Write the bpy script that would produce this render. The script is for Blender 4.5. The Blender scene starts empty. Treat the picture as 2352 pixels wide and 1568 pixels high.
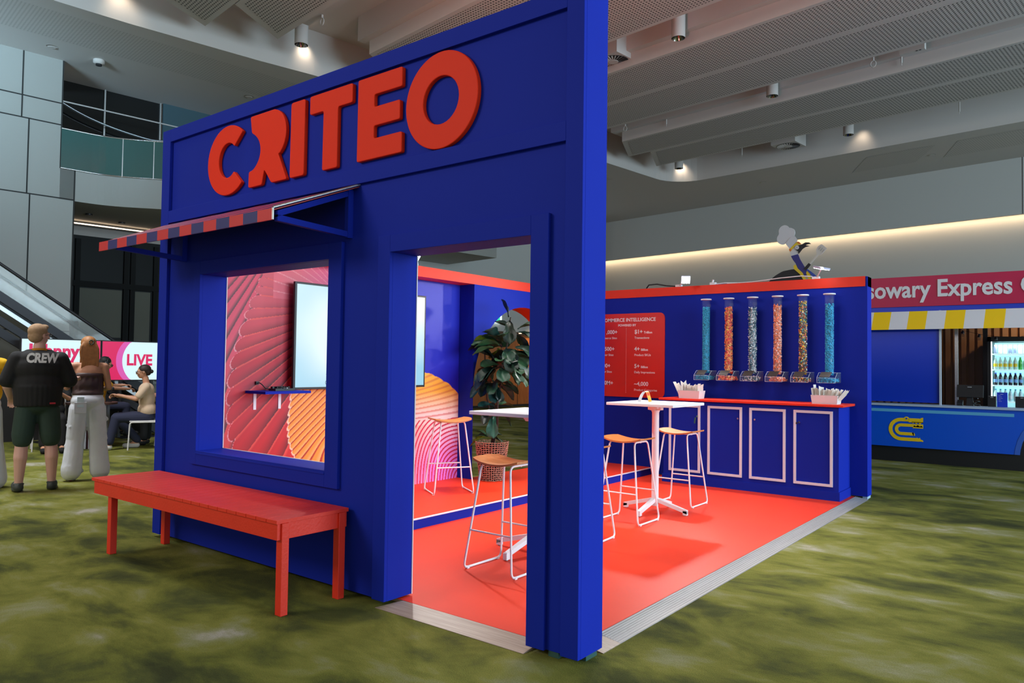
import bpy, bmesh, math, random
import numpy as np
from mathutils import Vector, Matrix, Euler, noise
random.seed(7)
SC = bpy.context.scene
COL = SC.collection

# ---------------------------------------------------------------- camera
YAW, PIT, ROL, FPX = 0.6602, 0.0306, 0.0136, 1705.84
CAM = Vector((1.92317, -3.01754, 1.43216))
_fw = Vector((-math.sin(YAW)*math.cos(PIT), math.cos(YAW)*math.cos(PIT), math.sin(PIT)))
_r = Vector((math.cos(YAW), math.sin(YAW), 0)); _u = _r.cross(_fw)
_R = _r*math.cos(ROL)+_u*math.sin(ROL); _U = -_r*math.sin(ROL)+_u*math.cos(ROL)
cd = bpy.data.cameras.new('camera'); cam = bpy.data.objects.new('camera', cd); COL.objects.link(cam)
cd.sensor_width = 36.0; cd.sensor_fit = 'HORIZONTAL'; cd.lens = FPX/2352*36.0; cd.clip_end = 200
m = Matrix.Identity(4)
for i in range(3):
    m[i][0] = _R[i]; m[i][1] = _U[i]; m[i][2] = -_fw[i]; m[i][3] = CAM[i]
cam.matrix_world = m
SC.camera = cam

# ---------------------------------------------------------------- world, exposure
W = bpy.data.worlds.new('world'); SC.world = W; W.use_nodes = True
bg = W.node_tree.nodes['Background']
bg.inputs[0].default_value = (1.0, 0.95, 0.90, 1)
# the hall is glazed on its right and far-right sides and dim behind the photographer
_nt = W.node_tree; _tc = _nt.nodes.new('ShaderNodeTexCoord'); _dp = _nt.nodes.new('ShaderNodeVectorMath'); _dp.operation = 'DOT_PRODUCT'
_dp.inputs[1].default_value = (0.80, 0.60, 0.0); _mr = _nt.nodes.new('ShaderNodeMapRange')
_mr.inputs['From Min'].default_value = -1; _mr.inputs['From Max'].default_value = 1; _mr.inputs['To Min'].default_value = .40; _mr.inputs['To Max'].default_value = .66
_nt.links.new(_tc.outputs['Generated'], _dp.inputs[0]); _nt.links.new(_dp.outputs['Value'], _mr.inputs['Value']); _nt.links.new(_mr.outputs['Result'], bg.inputs[1])
SC.view_settings.view_transform = 'Standard'; SC.view_settings.look = 'None'
SC.view_settings.exposure = 0.0; SC.view_settings.gamma = 1.0
SC.view_settings.use_curve_mapping = False

def area(name, loc, target, sx, sy, power, color, spread=180):
    l = bpy.data.lights.new(name, 'AREA'); l.shape = 'RECTANGLE'; l.size = sx; l.size_y = sy
    l.energy = power; l.color = color; l.spread = math.radians(spread)
    o = bpy.data.objects.new(name, l); COL.objects.link(o); o.location = loc
    d = Vector(target)-Vector(loc); o.rotation_euler = d.to_track_quat('-Z', 'Y').to_euler()
    return o
def spot(name, loc, target, power, color, deg, blend=.6, r=.05):
    l = bpy.data.lights.new(name, 'SPOT'); l.energy = power; l.color = color
    l.spot_size = math.radians(deg); l.spot_blend = blend; l.shadow_soft_size = r
    o = bpy.data.objects.new(name, l); COL.objects.link(o); o.location = loc
    d = Vector(target)-Vector(loc); o.rotation_euler = d.to_track_quat('-Z', 'Y').to_euler()
    return o
# daylight from the glazed side of the hall, to the right of the frame
area('daylight', (15, 5, 3.6), (0, 4, 1.6), 14, 6, 3000, (0.60, 0.85, 1.0))
# daylight entering the atrium at the left, on the clad wall
area('atrium_daylight', (-8.5, -5.0, 5.2), (-14, .6, 6.9), 3, 1, 115, (0.5, 0.8, 1.0), 50)
area('front_fill', (-6.5, -9.0, 6.2), (-2.4, 0, 2.4), 4, 2.5, 170, (1, .92, .84), 120)  # warm fill added behind the camera to lift facade and letters
area('overhead_fill', (-1.7, 2.9, 7.1), (-1.7, 2.9, 0), 2.2, 2.2, 62, (1, .96, .92), 62)  # soft fill added above the booth to even out its floor
# fills added overhead for the bench top and the people at the left
spot('overhead_fill', (-2.7, -.55, 7.1), (-2.8, -.35, .5), 210, (1, .90, .80), 26, .8, .2)
area('overhead_fill', (-8.3, -.6, 7.0), (-8.6, .4, 0), 1.6, 1.6, 210, (.92, .96, 1.0), 110)
spot('red_ceiling_fill', (-2.3, 1.2, 2.5), (-3.0, 4.4, 7.4), 760, (1, .30, .22), 95, .9, .25)  # unseen red spot added to tint the ceiling pink

# ---------------------------------------------------------------- materials
def mat(name, col, rough=.5, metal=0, emit=None, es=0, spec=None, alpha=None, trans=0, bump=0, bscale=50, var=0, vscale=3, coat=0):
    M = bpy.data.materials.new(name); M.use_nodes = True; nt = M.node_tree; b = nt.nodes['Principled BSDF']
    b.inputs['Base Color'].default_value = (*col, 1); b.inputs['Roughness'].default_value = rough
    b.inputs['Metallic'].default_value = metal
    if spec is not None: b.inputs['Specular IOR Level'].default_value = spec
    if emit is not None:
        b.inputs['Emission Color'].default_value = (*emit, 1); b.inputs['Emission Strength'].default_value = es
    if alpha is not None: b.inputs['Alpha'].default_value = alpha
    if trans: b.inputs['Transmission Weight'].default_value = trans
    if coat: b.inputs['Coat Weight'].default_value = coat
    if var or bump:
        tc = nt.nodes.new('ShaderNodeTexCoord')
    if var:
        n = nt.nodes.new('ShaderNodeTexNoise'); n.inputs['Scale'].default_value = vscale; n.inputs['Detail'].default_value = 6
        nt.links.new(tc.outputs['Object'], n.inputs['Vector'])
        mx = nt.nodes.new('ShaderNodeMix'); mx.data_type = 'RGBA'
        mx.inputs['A'].default_value = (*[max(0, c*(1-var)) for c in col], 1)
        mx.inputs['B'].default_value = (*[min(1, c*(1+var)) for c in col], 1)
        nt.links.new(n.outputs['Fac'], mx.inputs['Factor']); nt.links.new(mx.outputs['Result'], b.inputs['Base Color'])
    if bump:
        n = nt.nodes.new('ShaderNodeTexNoise'); n.inputs['Scale'].default_value = bscale; n.inputs['Detail'].default_value = 4
        nt.links.new(tc.outputs['Object'], n.inputs['Vector'])
        bp = nt.nodes.new('ShaderNodeBump'); bp.inputs['Strength'].default_value = bump; bp.inputs['Distance'].default_value = .01
        nt.links.new(n.outputs['Fac'], bp.inputs['Height']); nt.links.new(bp.outputs['Normal'], b.inputs['Normal'])
    return M
def s2l(r, g, b):
    f = lambda c: (c/255/12.92) if c <= 10 else ((c/255+.055)/1.055)**2.4
    return (f(r), f(g), f(b))
BLUE = mat('blue_paint', s2l(23, 43, 160), .6, spec=.08, var=.06, vscale=1.5)
RED = mat('red_paint', s2l(226, 52, 26), .5, spec=.3, var=.05, vscale=2)
BENCHRED = mat('bench_red_paint', s2l(230, 52, 30), .45, var=.1, vscale=6, bump=.15, bscale=60)
REDFLOOR = mat('red_vinyl', s2l(226, 58, 28), .5, spec=.2, var=.04, vscale=1.2)
WHITE = mat('white_powder_coat', (.78, .78, .80), .4)
WHITETRIM = mat('white_edging', (.8, .76, .82), .5)
BLACK = mat('black_plastic', (.012, .012, .014), .4)
DARK = mat('dark_metal', (.03, .03, .035), .45, .5)
CHROME = mat('chrome', (.6, .6, .62), .2, 1)
ALU = mat('aluminium', (.5, .5, .5), .35, .9, var=.2, vscale=40)
WALLW = mat('white_wall_paint', (.50, .50, .49), .7)
CEIL = mat('ceiling_plaster', (.56, .52, .50), .8)
GLASS = mat('clear_glass', (.9, .95, .95), .03, trans=1)
ACRYL = mat('clear_acrylic', (.5, .6, .7), .04, alpha=.05, spec=.8)

def wood(name, c1, c2, scale=(1, 12, 12), rough=.45, dist=3):
    M = bpy.data.materials.new(name); M.use_nodes = True; nt = M.node_tree; b = nt.nodes['Principled BSDF']
    tc = nt.nodes.new('ShaderNodeTexCoord'); mp = nt.nodes.new('ShaderNodeMapping'); mp.inputs['Scale'].default_value = scale
    n = nt.nodes.new('ShaderNodeTexNoise'); n.inputs['Scale'].default_value = 3; n.inputs['Detail'].default_value = 8; n.inputs['Distortion'].default_value = dist*.3
    cr = nt.nodes.new('ShaderNodeValToRGB'); cr.color_ramp.elements[0].color = (*c1, 1); cr.color_ramp.elements[1].color = (*c2, 1)
    cr.color_ramp.elements[0].position = .3; cr.color_ramp.elements[1].position = .7
    nt.links.new(tc.outputs['Object'], mp.inputs['Vector']); nt.links.new(mp.outputs['Vector'], n.inputs['Vector'])
    nt.links.new(n.outputs['Fac'], cr.inputs['Fac']); nt.links.new(cr.outputs['Color'], b.inputs['Base Color'])
    b.inputs['Roughness'].default_value = rough
    return M
SEATWOOD = wood('oak_veneer', s2l(184, 106, 48), s2l(208, 134, 72), (2, 30, 30))
PALEWOOD = wood('grey_oak_boards', s2l(138, 120, 104), s2l(172, 154, 138), (1, 40, 40))
PALEWOODX = PALEWOOD
WALLWOOD = wood('timber_cladding', s2l(170, 96, 48), s2l(196, 118, 62), (3, 3, .6), .4)
ALU_RAMP = wood('grooved_grey_boards', s2l(112, 110, 110), s2l(150, 148, 148), (60, .6, 1), .5)

# ---------------------------------------------------------------- mesh helpers
class MB:
    def __init__(s): s.v = []; s.f = []; s.m = []; s.sm = []
    def add(s, vs, fs, mi=0, smooth=False):
        o = len(s.v); s.v += [tuple(v) for v in vs]
        for f in fs: s.f.append([i+o for i in f]); s.m.append(mi); s.sm.append(smooth)
        return s
    def box(s, x0, x1, y0, y1, z0, z1, mi=0):
        return s.add([(x0,y0,z0),(x1,y0,z0),(x1,y1,z0),(x0,y1,z0),(x0,y0,z1),(x1,y0,z1),(x1,y1,z1),(x0,y1,z1)],
            [(0,3,2,1),(4,5,6,7),(0,1,5,4),(1,2,6,5),(2,3,7,6),(3,0,4,7)], mi)
    def obox(s, c, sx, sy, sz, rot=None, mi=0):
        R = rot or Matrix.Identity(3); c = Vector(c)
        vs = [c+R@Vector((a*sx/2, b*sy/2, d*sz/2)) for d in (-1,1) for a,b in ((-1,-1),(1,-1),(1,1),(-1,1))]
        return s.add(vs, [(0,3,2,1),(4,5,6,7),(0,1,5,4),(1,2,6,5),(2,3,7,6),(3,0,4,7)], mi)
    def tube(s, pts, r, n=10, mi=0, caps=True, closed=False):
        pts = [Vector(p) for p in pts]; k = len(pts)
        rr = r if isinstance(r, (list, tuple)) else [r]*k
        rings = []; up = None
        for i, p in enumerate(pts):
            if closed: d = (pts[(i+1) % k]-pts[i-1])
            else: d = pts[min(i+1, k-1)]-pts[max(i-1, 0)]
            d.normalize()
            if up is None:
                up = Vector((0,0,1)) if abs(d.z) < .9 else Vector((1,0,0))
            a = d.cross(up)
            if a.length < 1e-6: a = d.orthogonal()
            a.normalize(); b = a.cross(d); up = b
            rings.append([p+(a*math.cos(2*math.pi*j/n)+b*math.sin(2*math.pi*j/n))*rr[i] for j in range(n)])
        vs = [v for R in rings for v in R]; fs = []
        for i in range(k if closed else k-1):
            i2 = (i+1) % k
            for j in range(n): fs.append((i*n+j, i*n+(j+1) % n, i2*n+(j+1) % n, i2*n+j))
        s.add(vs, fs, mi, True)
        if caps and not closed:
            s.add(rings[0], [tuple(range(n))], mi); s.add(rings[-1], [tuple(reversed(range(n)))], mi)
        return s
    def lathe(s, prof, n=24, c=(0,0,0), mi=0, capb=True, capt=True, smooth=True):
        vs = []; fs = []
        for r, z in prof:
            for j in range(n):
                a = 2*math.pi*j/n; vs.append((c[0]+r*math.cos(a), c[1]+r*math.sin(a), c[2]+z))
        for i in range(len(prof)-1):
            for j in range(n): fs.append((i*n+j, i*n+(j+1) % n, (i+1)*n+(j+1) % n, (i+1)*n+j))
        s.add(vs, fs, mi, smooth)
        L = len(prof)-1
        if capb: s.add(vs[:n], [tuple(reversed(range(n)))], mi)
        if capt: s.add(vs[L*n:], [tuple(range(n))], mi)
        return s
    def ell(s, c, rx, ry, rz, rot=None, n=16, k=10, mi=0):
        R = rot or Matrix.Identity(3); c = Vector(c); vs = [c+R@Vector((0,0,rz))]; fs = []
        for i in range(1, k):
            t = math.pi*i/k
            for j in range(n):
                a = 2*math.pi*j/n
                vs.append(c+R@Vector((rx*math.sin(t)*math.cos(a), ry*math.sin(t)*math.sin(a), rz*math.cos(t))))
        vs.append(c-R@Vector((0,0,rz))); e = len(vs)-1
        for j in range(n):
            fs.append((0, 1+j, 1+(j+1) % n)); fs.append((e, e-n+(j+1) % n, e-n+j))
        for i in range(k-2):
            for j in range(n): fs.append((1+i*n+j, 1+(i+1)*n+j, 1+(i+1)*n+(j+1) % n, 1+i*n+(j+1) % n))
        return s.add(vs, fs, mi, True)
    def prism(s, poly, ax, a, b, mi=0):
        # poly in the plane perpendicular to axis ax ('x': (y,z), 'y': (x,z), 'z': (x,y))
        def P(u, v, w): return {'x': (w,u,v), 'y': (u,w,v), 'z': (u,v,w)}[ax]
        n = len(poly); ar = sum(poly[i][0]*poly[(i+1)%n][1]-poly[(i+1)%n][0]*poly[i][1] for i in range(n))
        if ar < 0: poly = list(reversed(poly))
        if a > b: a, b = b, a
        vs = [P(u,v,a) for u,v in poly]+[P(u,v,b) for u,v in poly]
        fs = [tuple(reversed(range(n))), tuple(range(n, 2*n))]+[(i, (i+1)%n, n+(i+1)%n, n+i) for i in range(n)]
        if ax == 'y': fs = [tuple(reversed(f)) for f in fs]
        return s.add(vs, fs, mi)
    def merge(s, mb, M=None, mi=None):
        o = len(s.v)
        for v in mb.v: s.v.append(tuple(M@Vector(v)) if M else v)
        for f, mm, sm in zip(mb.f, mb.m, mb.sm):
            s.f.append([i+o for i in f]); s.m.append(mm if mi is None else mi); s.sm.append(sm)
        return s
    def mesh(s, name, mats, inv=None):
        me = bpy.data.meshes.new(name)
        vs = s.v if inv is None else [tuple(inv@Vector(v)) for v in s.v]
        me.from_pydata(vs, [], s.f); me.update()
        if not isinstance(mats, (list, tuple)): mats = [mats]
        for M in mats: me.materials.append(M)
        me.polygons.foreach_set('material_index', s.m); me.polygons.foreach_set('use_smooth', s.sm)
        return me
    def build(s, name, mats, parent=None, bevel=0, local=False):
        inv = None
        if parent is not None and not local: inv = wm(parent).inverted()
        o = bpy.data.objects.new(name, s.mesh(name, mats, inv)); COL.objects.link(o)
        if parent is not None: o.parent = parent
        if bevel:
            md = o.modifiers.new('bevel', 'BEVEL'); md.width = bevel; md.segments = 2; md.limit_method = 'ANGLE'
        return o
def wm(o):
    M = Matrix.LocRotScale(o.location, o.rotation_euler, o.scale)
    return wm(o.parent)@M if o.parent else M
def tag(o, label=None, cat=None, group=None, kind=None):
    if label: o['label'] = label
    if cat: o['category'] = cat
    if group: o['group'] = group
    if kind: o['kind'] = kind
    return o
def empty(name, loc, rz=0, label=None, cat=None, group=None):
    o = bpy.data.objects.new(name, None); COL.objects.link(o); o.location = loc; o.rotation_euler = (0,0,rz)
    o.empty_display_size = .1
    return tag(o, label, cat, group)
def copy_tree(o, parent=None):
    c = o.copy(); COL.objects.link(c); c.parent = parent
    for ch in o.children: copy_tree(ch, c)
    return c
def reorigin(o):
    """move a one-mesh thing's origin to its base centre"""
    vs = [v.co.copy() for v in o.data.vertices]
    c = Vector(((min(v.x for v in vs)+max(v.x for v in vs))/2, (min(v.y for v in vs)+max(v.y for v in vs))/2, min(v.z for v in vs)))
    o.data.transform(Matrix.Translation(-c)); o.location = c
    return o
def text_mb(txt, size, ext=.002, bold=0.0, sx=1.0, align='LEFT', shear=0):
    cu = bpy.data.curves.new('t', 'FONT'); cu.body = txt; cu.size = size; cu.extrude = ext; cu.offset = bold
    cu.align_x = align; cu.shear = shear; cu.resolution_u = 3
    o = bpy.data.objects.new('t', cu); COL.objects.link(o)
    dg = bpy.context.evaluated_depsgraph_get(); me = bpy.data.meshes.new_from_object(o.evaluated_get(dg))
    mb = MB(); mb.add([(v.co.x*sx, v.co.y, v.co.z) for v in me.vertices], [tuple(p.vertices) for p in me.polygons])
    bpy.data.objects.remove(o); bpy.data.curves.remove(cu); bpy.data.meshes.remove(me)
    return mb
# text facing -Y (reading along +X): local x->X, y->Z
def T_front(x, y, z): return Matrix(((1,0,0,x),(0,0,-1,y),(0,1,0,z),(0,0,0,1)))
# text facing +X (reading along -Y? seen from +X, right is +Y): local x->Y, y->Z, z->X
def T_right(x, y, z): return Matrix(((0,0,1,x),(1,0,0,y),(0,1,0,z),(0,0,0,1)))
def rz3(a): return Matrix.Rotation(a, 3, 'Z')
# hall frame: turned against the booth
HA = math.radians(-7.4)
HM = Matrix.Rotation(HA, 4, 'Z')
# ================================================================ hall
def carpet():
    M = bpy.data.materials.new('patterned_carpet'); M.use_nodes = True; nt = M.node_tree; b = nt.nodes['Principled BSDF']
    tc = nt.nodes.new('ShaderNodeTexCoord')
    def nz(scale, det, dist, sx=1, sy=1, off=0, rough=.55):
        mp = nt.nodes.new('ShaderNodeMapping'); mp.inputs['Scale'].default_value = (sx, sy, 1); mp.inputs['Location'].default_value = (off, off*.7, 0)
        mp.inputs['Rotation'].default_value = (0, 0, .35)
        n = nt.nodes.new('ShaderNodeTexNoise'); n.inputs['Scale'].default_value = scale; n.inputs['Detail'].default_value = det
        n.inputs['Distortion'].default_value = dist; n.inputs['Roughness'].default_value = rough
        nt.links.new(tc.outputs['Object'], mp.inputs['Vector']); nt.links.new(mp.outputs['Vector'], n.inputs['Vector'])
        return n
    a = nz(.62, 5, .25, 1, 1.35, 0, .52); c = nz(1.5, 8, .4, 1.0, 1.7, 9, .6)
    cr = nt.nodes.new('ShaderNodeValToRGB'); e = cr.color_ramp.elements
    e[0].position = .30; e[0].color = (*s2l(64, 68, 40), 1)
    e[1].position = .74; e[1].color = (*s2l(172, 166, 150), 1)
    for p, col in ((.40, (86, 90, 46)), (.48, (110, 112, 50)), (.56, (128, 128, 60)), (.66, (142, 142, 100))):
        q = e.new(p); q.color = (*s2l(*col), 1)
    mx = nt.nodes.new('ShaderNodeMix'); mx.data_type = 'FLOAT'; mx.inputs['Factor'].default_value = .5
    nt.links.new(a.outputs['Fac'], mx.inputs['A']); nt.links.new(c.outputs['Fac'], mx.inputs['B'])
    sc = nt.nodes.new('ShaderNodeMapRange'); sc.inputs['From Min'].default_value = .36; sc.inputs['From Max'].default_value = .64
    sc.inputs['To Min'].default_value = .26; sc.inputs['To Max'].default_value = .78
    nt.links.new(mx.outputs['Result'], sc.inputs['Value']); nt.links.new(sc.outputs['Result'], cr.inputs['Fac'])
    # fine tufts
    f = nz(160, 3, 0); fm = nt.nodes.new('ShaderNodeMix'); fm.data_type = 'RGBA'; fm.blend_type = 'MULTIPLY'; fm.inputs['Factor'].default_value = .55
    fr = nt.nodes.new('ShaderNodeValToRGB'); fr.color_ramp.elements[0].position = .3; fr.color_ramp.elements[0].color = (.45,.45,.45,1); fr.color_ramp.elements[1].position = .65
    nt.links.new(f.outputs['Fac'], fr.inputs['Fac']); nt.links.new(cr.outputs['Color'], fm.inputs['A']); nt.links.new(fr.outputs['Color'], fm.inputs['B'])
    nt.links.new(fm.outputs['Result'], b.inputs['Base Color'])
    bp = nt.nodes.new('ShaderNodeBump'); bp.inputs['Strength'].default_value = .5; bp.inputs['Distance'].default_value = .01
    nt.links.new(f.outputs['Fac'], bp.inputs['Height']); nt.links.new(bp.outputs['Normal'], b.inputs['Normal'])
    b.inputs['Roughness'].default_value = .95; b.inputs['Specular IOR Level'].default_value = .1
    return M
CARPET = carpet()
def hall_obj(mb, name, mats, parent=None, kind=None, bevel=0):
    """mesh given in the hall's own axes"""
    t = MB().merge(mb, HM)
    o = t.build(name, mats, parent, bevel)
    if kind: o['kind'] = kind
    return o
hall_obj(MB().box(-30, 16, -9, 26, -.12, 0), 'floor', CARPET, kind='structure')

def perf(name, base, hole, pitch=.05, rad=.3):
    """board with a grid of round holes"""
    M = bpy.data.materials.new(name); M.use_nodes = True; nt = M.node_tree; b = nt.nodes['Principled BSDF']
    tc = nt.nodes.new('ShaderNodeTexCoord'); mp = nt.nodes.new('ShaderNodeMapping'); mp.inputs['Rotation'].default_value = (0, 0, -HA)
    mp.inputs['Scale'].default_value = (1/pitch,)*3
    fr = nt.nodes.new('ShaderNodeVectorMath'); fr.operation = 'FRACTION'
    sb = nt.nodes.new('ShaderNodeVectorMath'); sb.operation = 'SUBTRACT'; sb.inputs[1].default_value = (.5, .5, 0)
    ml = nt.nodes.new('ShaderNodeVectorMath'); ml.operation = 'MULTIPLY'; ml.inputs[1].default_value = (1, 1, 0)
    ln = nt.nodes.new('ShaderNodeVectorMath'); ln.operation = 'LENGTH'
    lt = nt.nodes.new('ShaderNodeMath'); lt.operation = 'LESS_THAN'; lt.inputs[1].default_value = rad
    mx = nt.nodes.new('ShaderNodeMix'); mx.data_type = 'RGBA'; mx.inputs['A'].default_value = (*base, 1); mx.inputs['B'].default_value = (*hole, 1)
    L = nt.links.new
    L(tc.outputs['Object'], mp.inputs['Vector']); L(mp.outputs['Vector'], fr.inputs[0]); L(fr.outputs['Vector'], sb.inputs[0])
    L(sb.outputs['Vector'], ml.inputs[0]); L(ml.outputs['Vector'], ln.inputs[0]); L(ln.outputs['Value'], lt.inputs[0])
    L(lt.outputs[0], mx.inputs['Factor']); L(mx.outputs['Result'], b.inputs['Base Color']); b.inputs['Roughness'].default_value = .8
    return M
PERF = perf('perforated_plasterboard', (.54, .50, .48), (.06, .055, .05), .062, .27)
PERFS = perf('fine_perforated_plasterboard', (.55, .51, .49), (.36, .34, .32), .055, .27)

# lower ring of the ceiling with a rounded coffer opening
def coffer_ring():
    inner = [(-11.4, -9), (-11.35, 1.4), (-11.2, 3.7), (-11.08, 4.8), (-10.95, 9), (-10.75, 13.9), (-10.75, 15.6)]
    cx, cy, R = -9.75, 16.4, 1.0
    for i in range(9):
        a = math.pi-math.pi/2*i/8; inner.append((cx+R*math.cos(a), cy+R*math.sin(a)))
    inner += [(-9.0, 17.42), (16, 17.9)]
    return inner
INNER = coffer_ring()
mb = MB()
outer = [(-30, -9)]+[(-30, p[1]) for p in INNER[1:-1]]+[(-30, 26)]
# left strip quads
for i in range(len(INNER)-1):
    a, b = INNER[i], INNER[i+1]
    if a[0] < -9.5 and b[0] <= -9.5+.6 and i < len(INNER)-3:
        mb.add([(-14.2, a[1], 7.2), (a[0], a[1], 7.2), (b[0], b[1], 7.2), (-14.2, b[1], 7.2)], [(0, 3, 2, 1)], 0)
top = [p for p in INNER if p[1] >= 16.3]
for i in range(len(INNER)-1):
    a, b = INNER[i], INNER[i+1]
    # riser of the coffer
    mb.add([(a[0], a[1], 7.2), (b[0], b[1], 7.2), (b[0], b[1], 8.1), (a[0], a[1], 8.1)], [(0, 1, 2, 3)], 0)
last = INNER[-3]
mb.add([(-14.2, last[1], 7.2), (last[0], last[1], 7.2), (INNER[-2][0], INNER[-2][1], 7.2), (16, 17.9, 7.2), (16, 26, 7.2), (-14.2, 26, 7.2)], [(0, 5, 4, 3, 2, 1)], 0)
mb.box(-24, 16, -9, 26, 8.1, 8.3, 0)
mb.box(-30, -14.2, -9, 26, 7.2, 7.4, 0)
ceiling = hall_obj(mb, 'ceiling', [CEIL], kind='structure')
# faintly perforated fields set in the lower ring (flush boards)
def ceil_field(x0, x1, y0, y1, sk=0):
    hall_obj(MB().add([(x0, y0, 7.196), (x1, y0, 7.196), (x1+sk, y1, 7.196), (x0+sk, y1, 7.196)], [(0, 3, 2, 1)]), 'acoustic_panel', PERFS, ceiling)
ceil_field(-13.0, -11.75, -8, 15.5)
ceil_field(-5.2, -3.5, 18.2, 19.6, -.9); ceil_field(-3.0, 6, 18.2, 19.6, -.7)
# hanging perforated baffles, cut on the slant at their left ends
for t0, t1, s0 in ((1.3, 2.4, -10.0), (2.62, 3.55, -9.55), (5.3, 6.45, -9.6), (6.65, 7.85, -9.5), (9.2, 10.4, -9.6), (10.6, 11.8, -9.6), (13.1, 14.17, -9.42), (14.4, 15.55, -9.42)):
    sl = .62
    b = MB().prism([(s0-.12, t0-.1), (15, t0-.1), (15, t1+.1), (s0-sl-.22, t1+.1)], 'z', 7.36, 7.62)
    bo = hall_obj(b, 'acoustic_baffle', CEIL, ceiling)
    p = MB().add([(s0, t0, 7.357), (15, t0, 7.357), (15, t1, 7.357), (s0-sl, t1, 7.357)], [(0, 3, 2, 1)])
    hall_obj(p, 'perforated_face', PERF, bo)
for t0, s0 in ((1.3, -10.3), (5.3, -10.2), (9.2, -10.2), (13.1, -10.1)):   # plaster bed between the two baffles of a pair
    hall_obj(MB().box(s0+.3, 15, t0-.25, t0+2.75, 7.62, 8.1), 'baffle_bed', CEIL, ceiling)

# ceiling lights: short white cylinders with a dark reflector cone
def ceiling_light(s, t, z0=7.36, ztop=8.1, label=''):
    p = HM@Vector((s, t, z0)); r = empty('ceiling_downlight', p, 0, label, 'ceiling light', 'cylindrical ceiling downlights')
    MB().lathe([(.125, 0), (.125, ztop-z0)], 28, p, capb=False).build('housing', CEIL, r)
    MB().lathe([(.122, .0), (.10, .05), (.05, .12), (.03, .13)], 28, p, capb=False).build('reflector', mat('reflector', (.25, .22, .2), .15, 1), r)
    return r
for (s, t), lb in (((-5.1, 8.75), 'ceiling downlight cylinder nearest the top of the frame, right of the tall blue wall end'),
                   ((-5.2, 12.65), 'middle ceiling downlight of the row between the perforated baffles'),
                   ((-5.05, 16.55), 'farthest ceiling downlight of the right row, right of the round air diffuser'),
                   ((-10.0, 16.45), 'small ceiling downlight near the rounded coffer corner'),
                   ((-10.39, 4.13), 'ceiling downlight above the left half of the blue sign wall')):
    ceiling_light(s, t, 7.4, 8.1, lb)
def diffuser(s, t, label):
    p = HM@Vector((s, t, 7.5)); r = empty('air_diffuser', p, HA, label, 'air vent', 'round air diffusers')
    mb = MB(); mb.box(-.34, .34, -.34, .34, .012, .6)
    mb.build('housing', CEIL, r, local=True)
    bl = MB(); n = 26
    for i in range(n):
        a = 2*math.pi*i/n; R = rz3(a)
        v = [R@Vector(q) for q in ((.1, -.008, -.004), (.3, -.028, -.004), (.3, .012, .014), (.1, .008, .008))]
        bl.add(v, [(0, 1, 2, 3), (3, 2, 1, 0)])
    bl.build('vanes', CEIL, r, local=True)
    MB().lathe([(.305, .006), (.305, .011)], 32).build('throat', BLACK, r, local=True)
    MB().lathe([(.10, -.006), (.10, .01)], 24).build('hub', CEIL, r, local=True)
diffuser(-6.75, 8.98, 'round air diffuser in square box by the top of the blue wall end')
diffuser(-6.75, 16.8, 'round air diffuser in square box farther back on the ceiling')
# small fixtures hanging from the ceiling
for i, (s, t, kind) in enumerate([(-8.13, 12.95, 'rod'), (-9.1, 12.54, 'hook'), (-2.64, 12.92, 'rod'), (-3.06, 12.59, 'hook'), (-2.61, 16.82, 'rod'), (-8.07, 16.69, 'rod'), (-9.44, 4.01, 'hook')]):
    p = HM@Vector((s, t, 7.5))
    names = ['above the gap at the left ends of the baffles', 'hard against the blue wall end', 'left of the small ceiling box', 'farthest right before the small ceiling box', 'on the far right above the magenta kiosk sign', 'left of the far round diffuser', 'above the orange letters, beside the downlight']
    if kind == 'rod':
        o = MB().tube([p, p+Vector((0, 0, .6))], .016, 10).tube([p-Vector((0, 0, .05)), p], .007, 8).build('sprinkler_head', CEIL)
        tag(reorigin(o), 'thin white sprinkler drop pipe '+names[i], 'sprinkler')
    else:
        pts = [p+Vector((.05*math.cos(a), 0, .05*1.3*math.sin(a))) for a in [k*math.pi/6 for k in range(12)]]
        o = MB().tube(pts, .009, 8, closed=True).tube([p+Vector((0, 0, .065)), p+Vector((0, 0, .6))], .02, 10).build('rigging_hook', CEIL)
        tag(reorigin(o), 'white rigging loop hanging from ceiling '+names[i], 'ceiling hook')
p = HM@Vector((-2.32, 12.53, 7.5))
r = empty('exit_beacon', p, HA, 'small white ceiling box with two dark dots', 'ceiling sensor')
MB().box(-.22, .22, -.05, .05, 0, .6).build('body', CEIL, r, local=True)
MB().lathe([(.02, 0), (.02, .004)], 12, (.08, -.03, -.004)).lathe([(.02, 0), (.02, .004)], 12, (.14, -.03, -.004)).build('lens', BLACK, r, local=True)
for (s, t), lb in (((-13.46, 1.53), 'round smoke detector with dark slots above the dark glazed void'), ((-13.42, .73), 'flat round ceiling disc above the pale blue cladding'),
                   ((-13.2, 4.43), 'flat round ceiling disc just above the left part of the blue sign wall'), ((-8.54, 18.91), 'flat round ceiling disc behind the rounded coffer corner'), ((-3.85, 19.11), 'flat round ceiling disc over the far wall on the right')):
    p = HM@Vector((s, t, 7.12))
    smoke = 'smoke' in lb
    r = empty('smoke_detector' if smoke else 'ceiling_disc', p, 0, lb, 'smoke detector' if smoke else 'ceiling fitting')
    z0 = .0 if smoke else .06
    MB().lathe([(.06, z0), (.10, z0+.02), (.10, .078)], 20, p).build('body', CEIL, r)
    if smoke: MB().lathe([(.055, -.03), (.055, .0)], 16, p).build('sensor_ring', BLACK, r)
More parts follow.
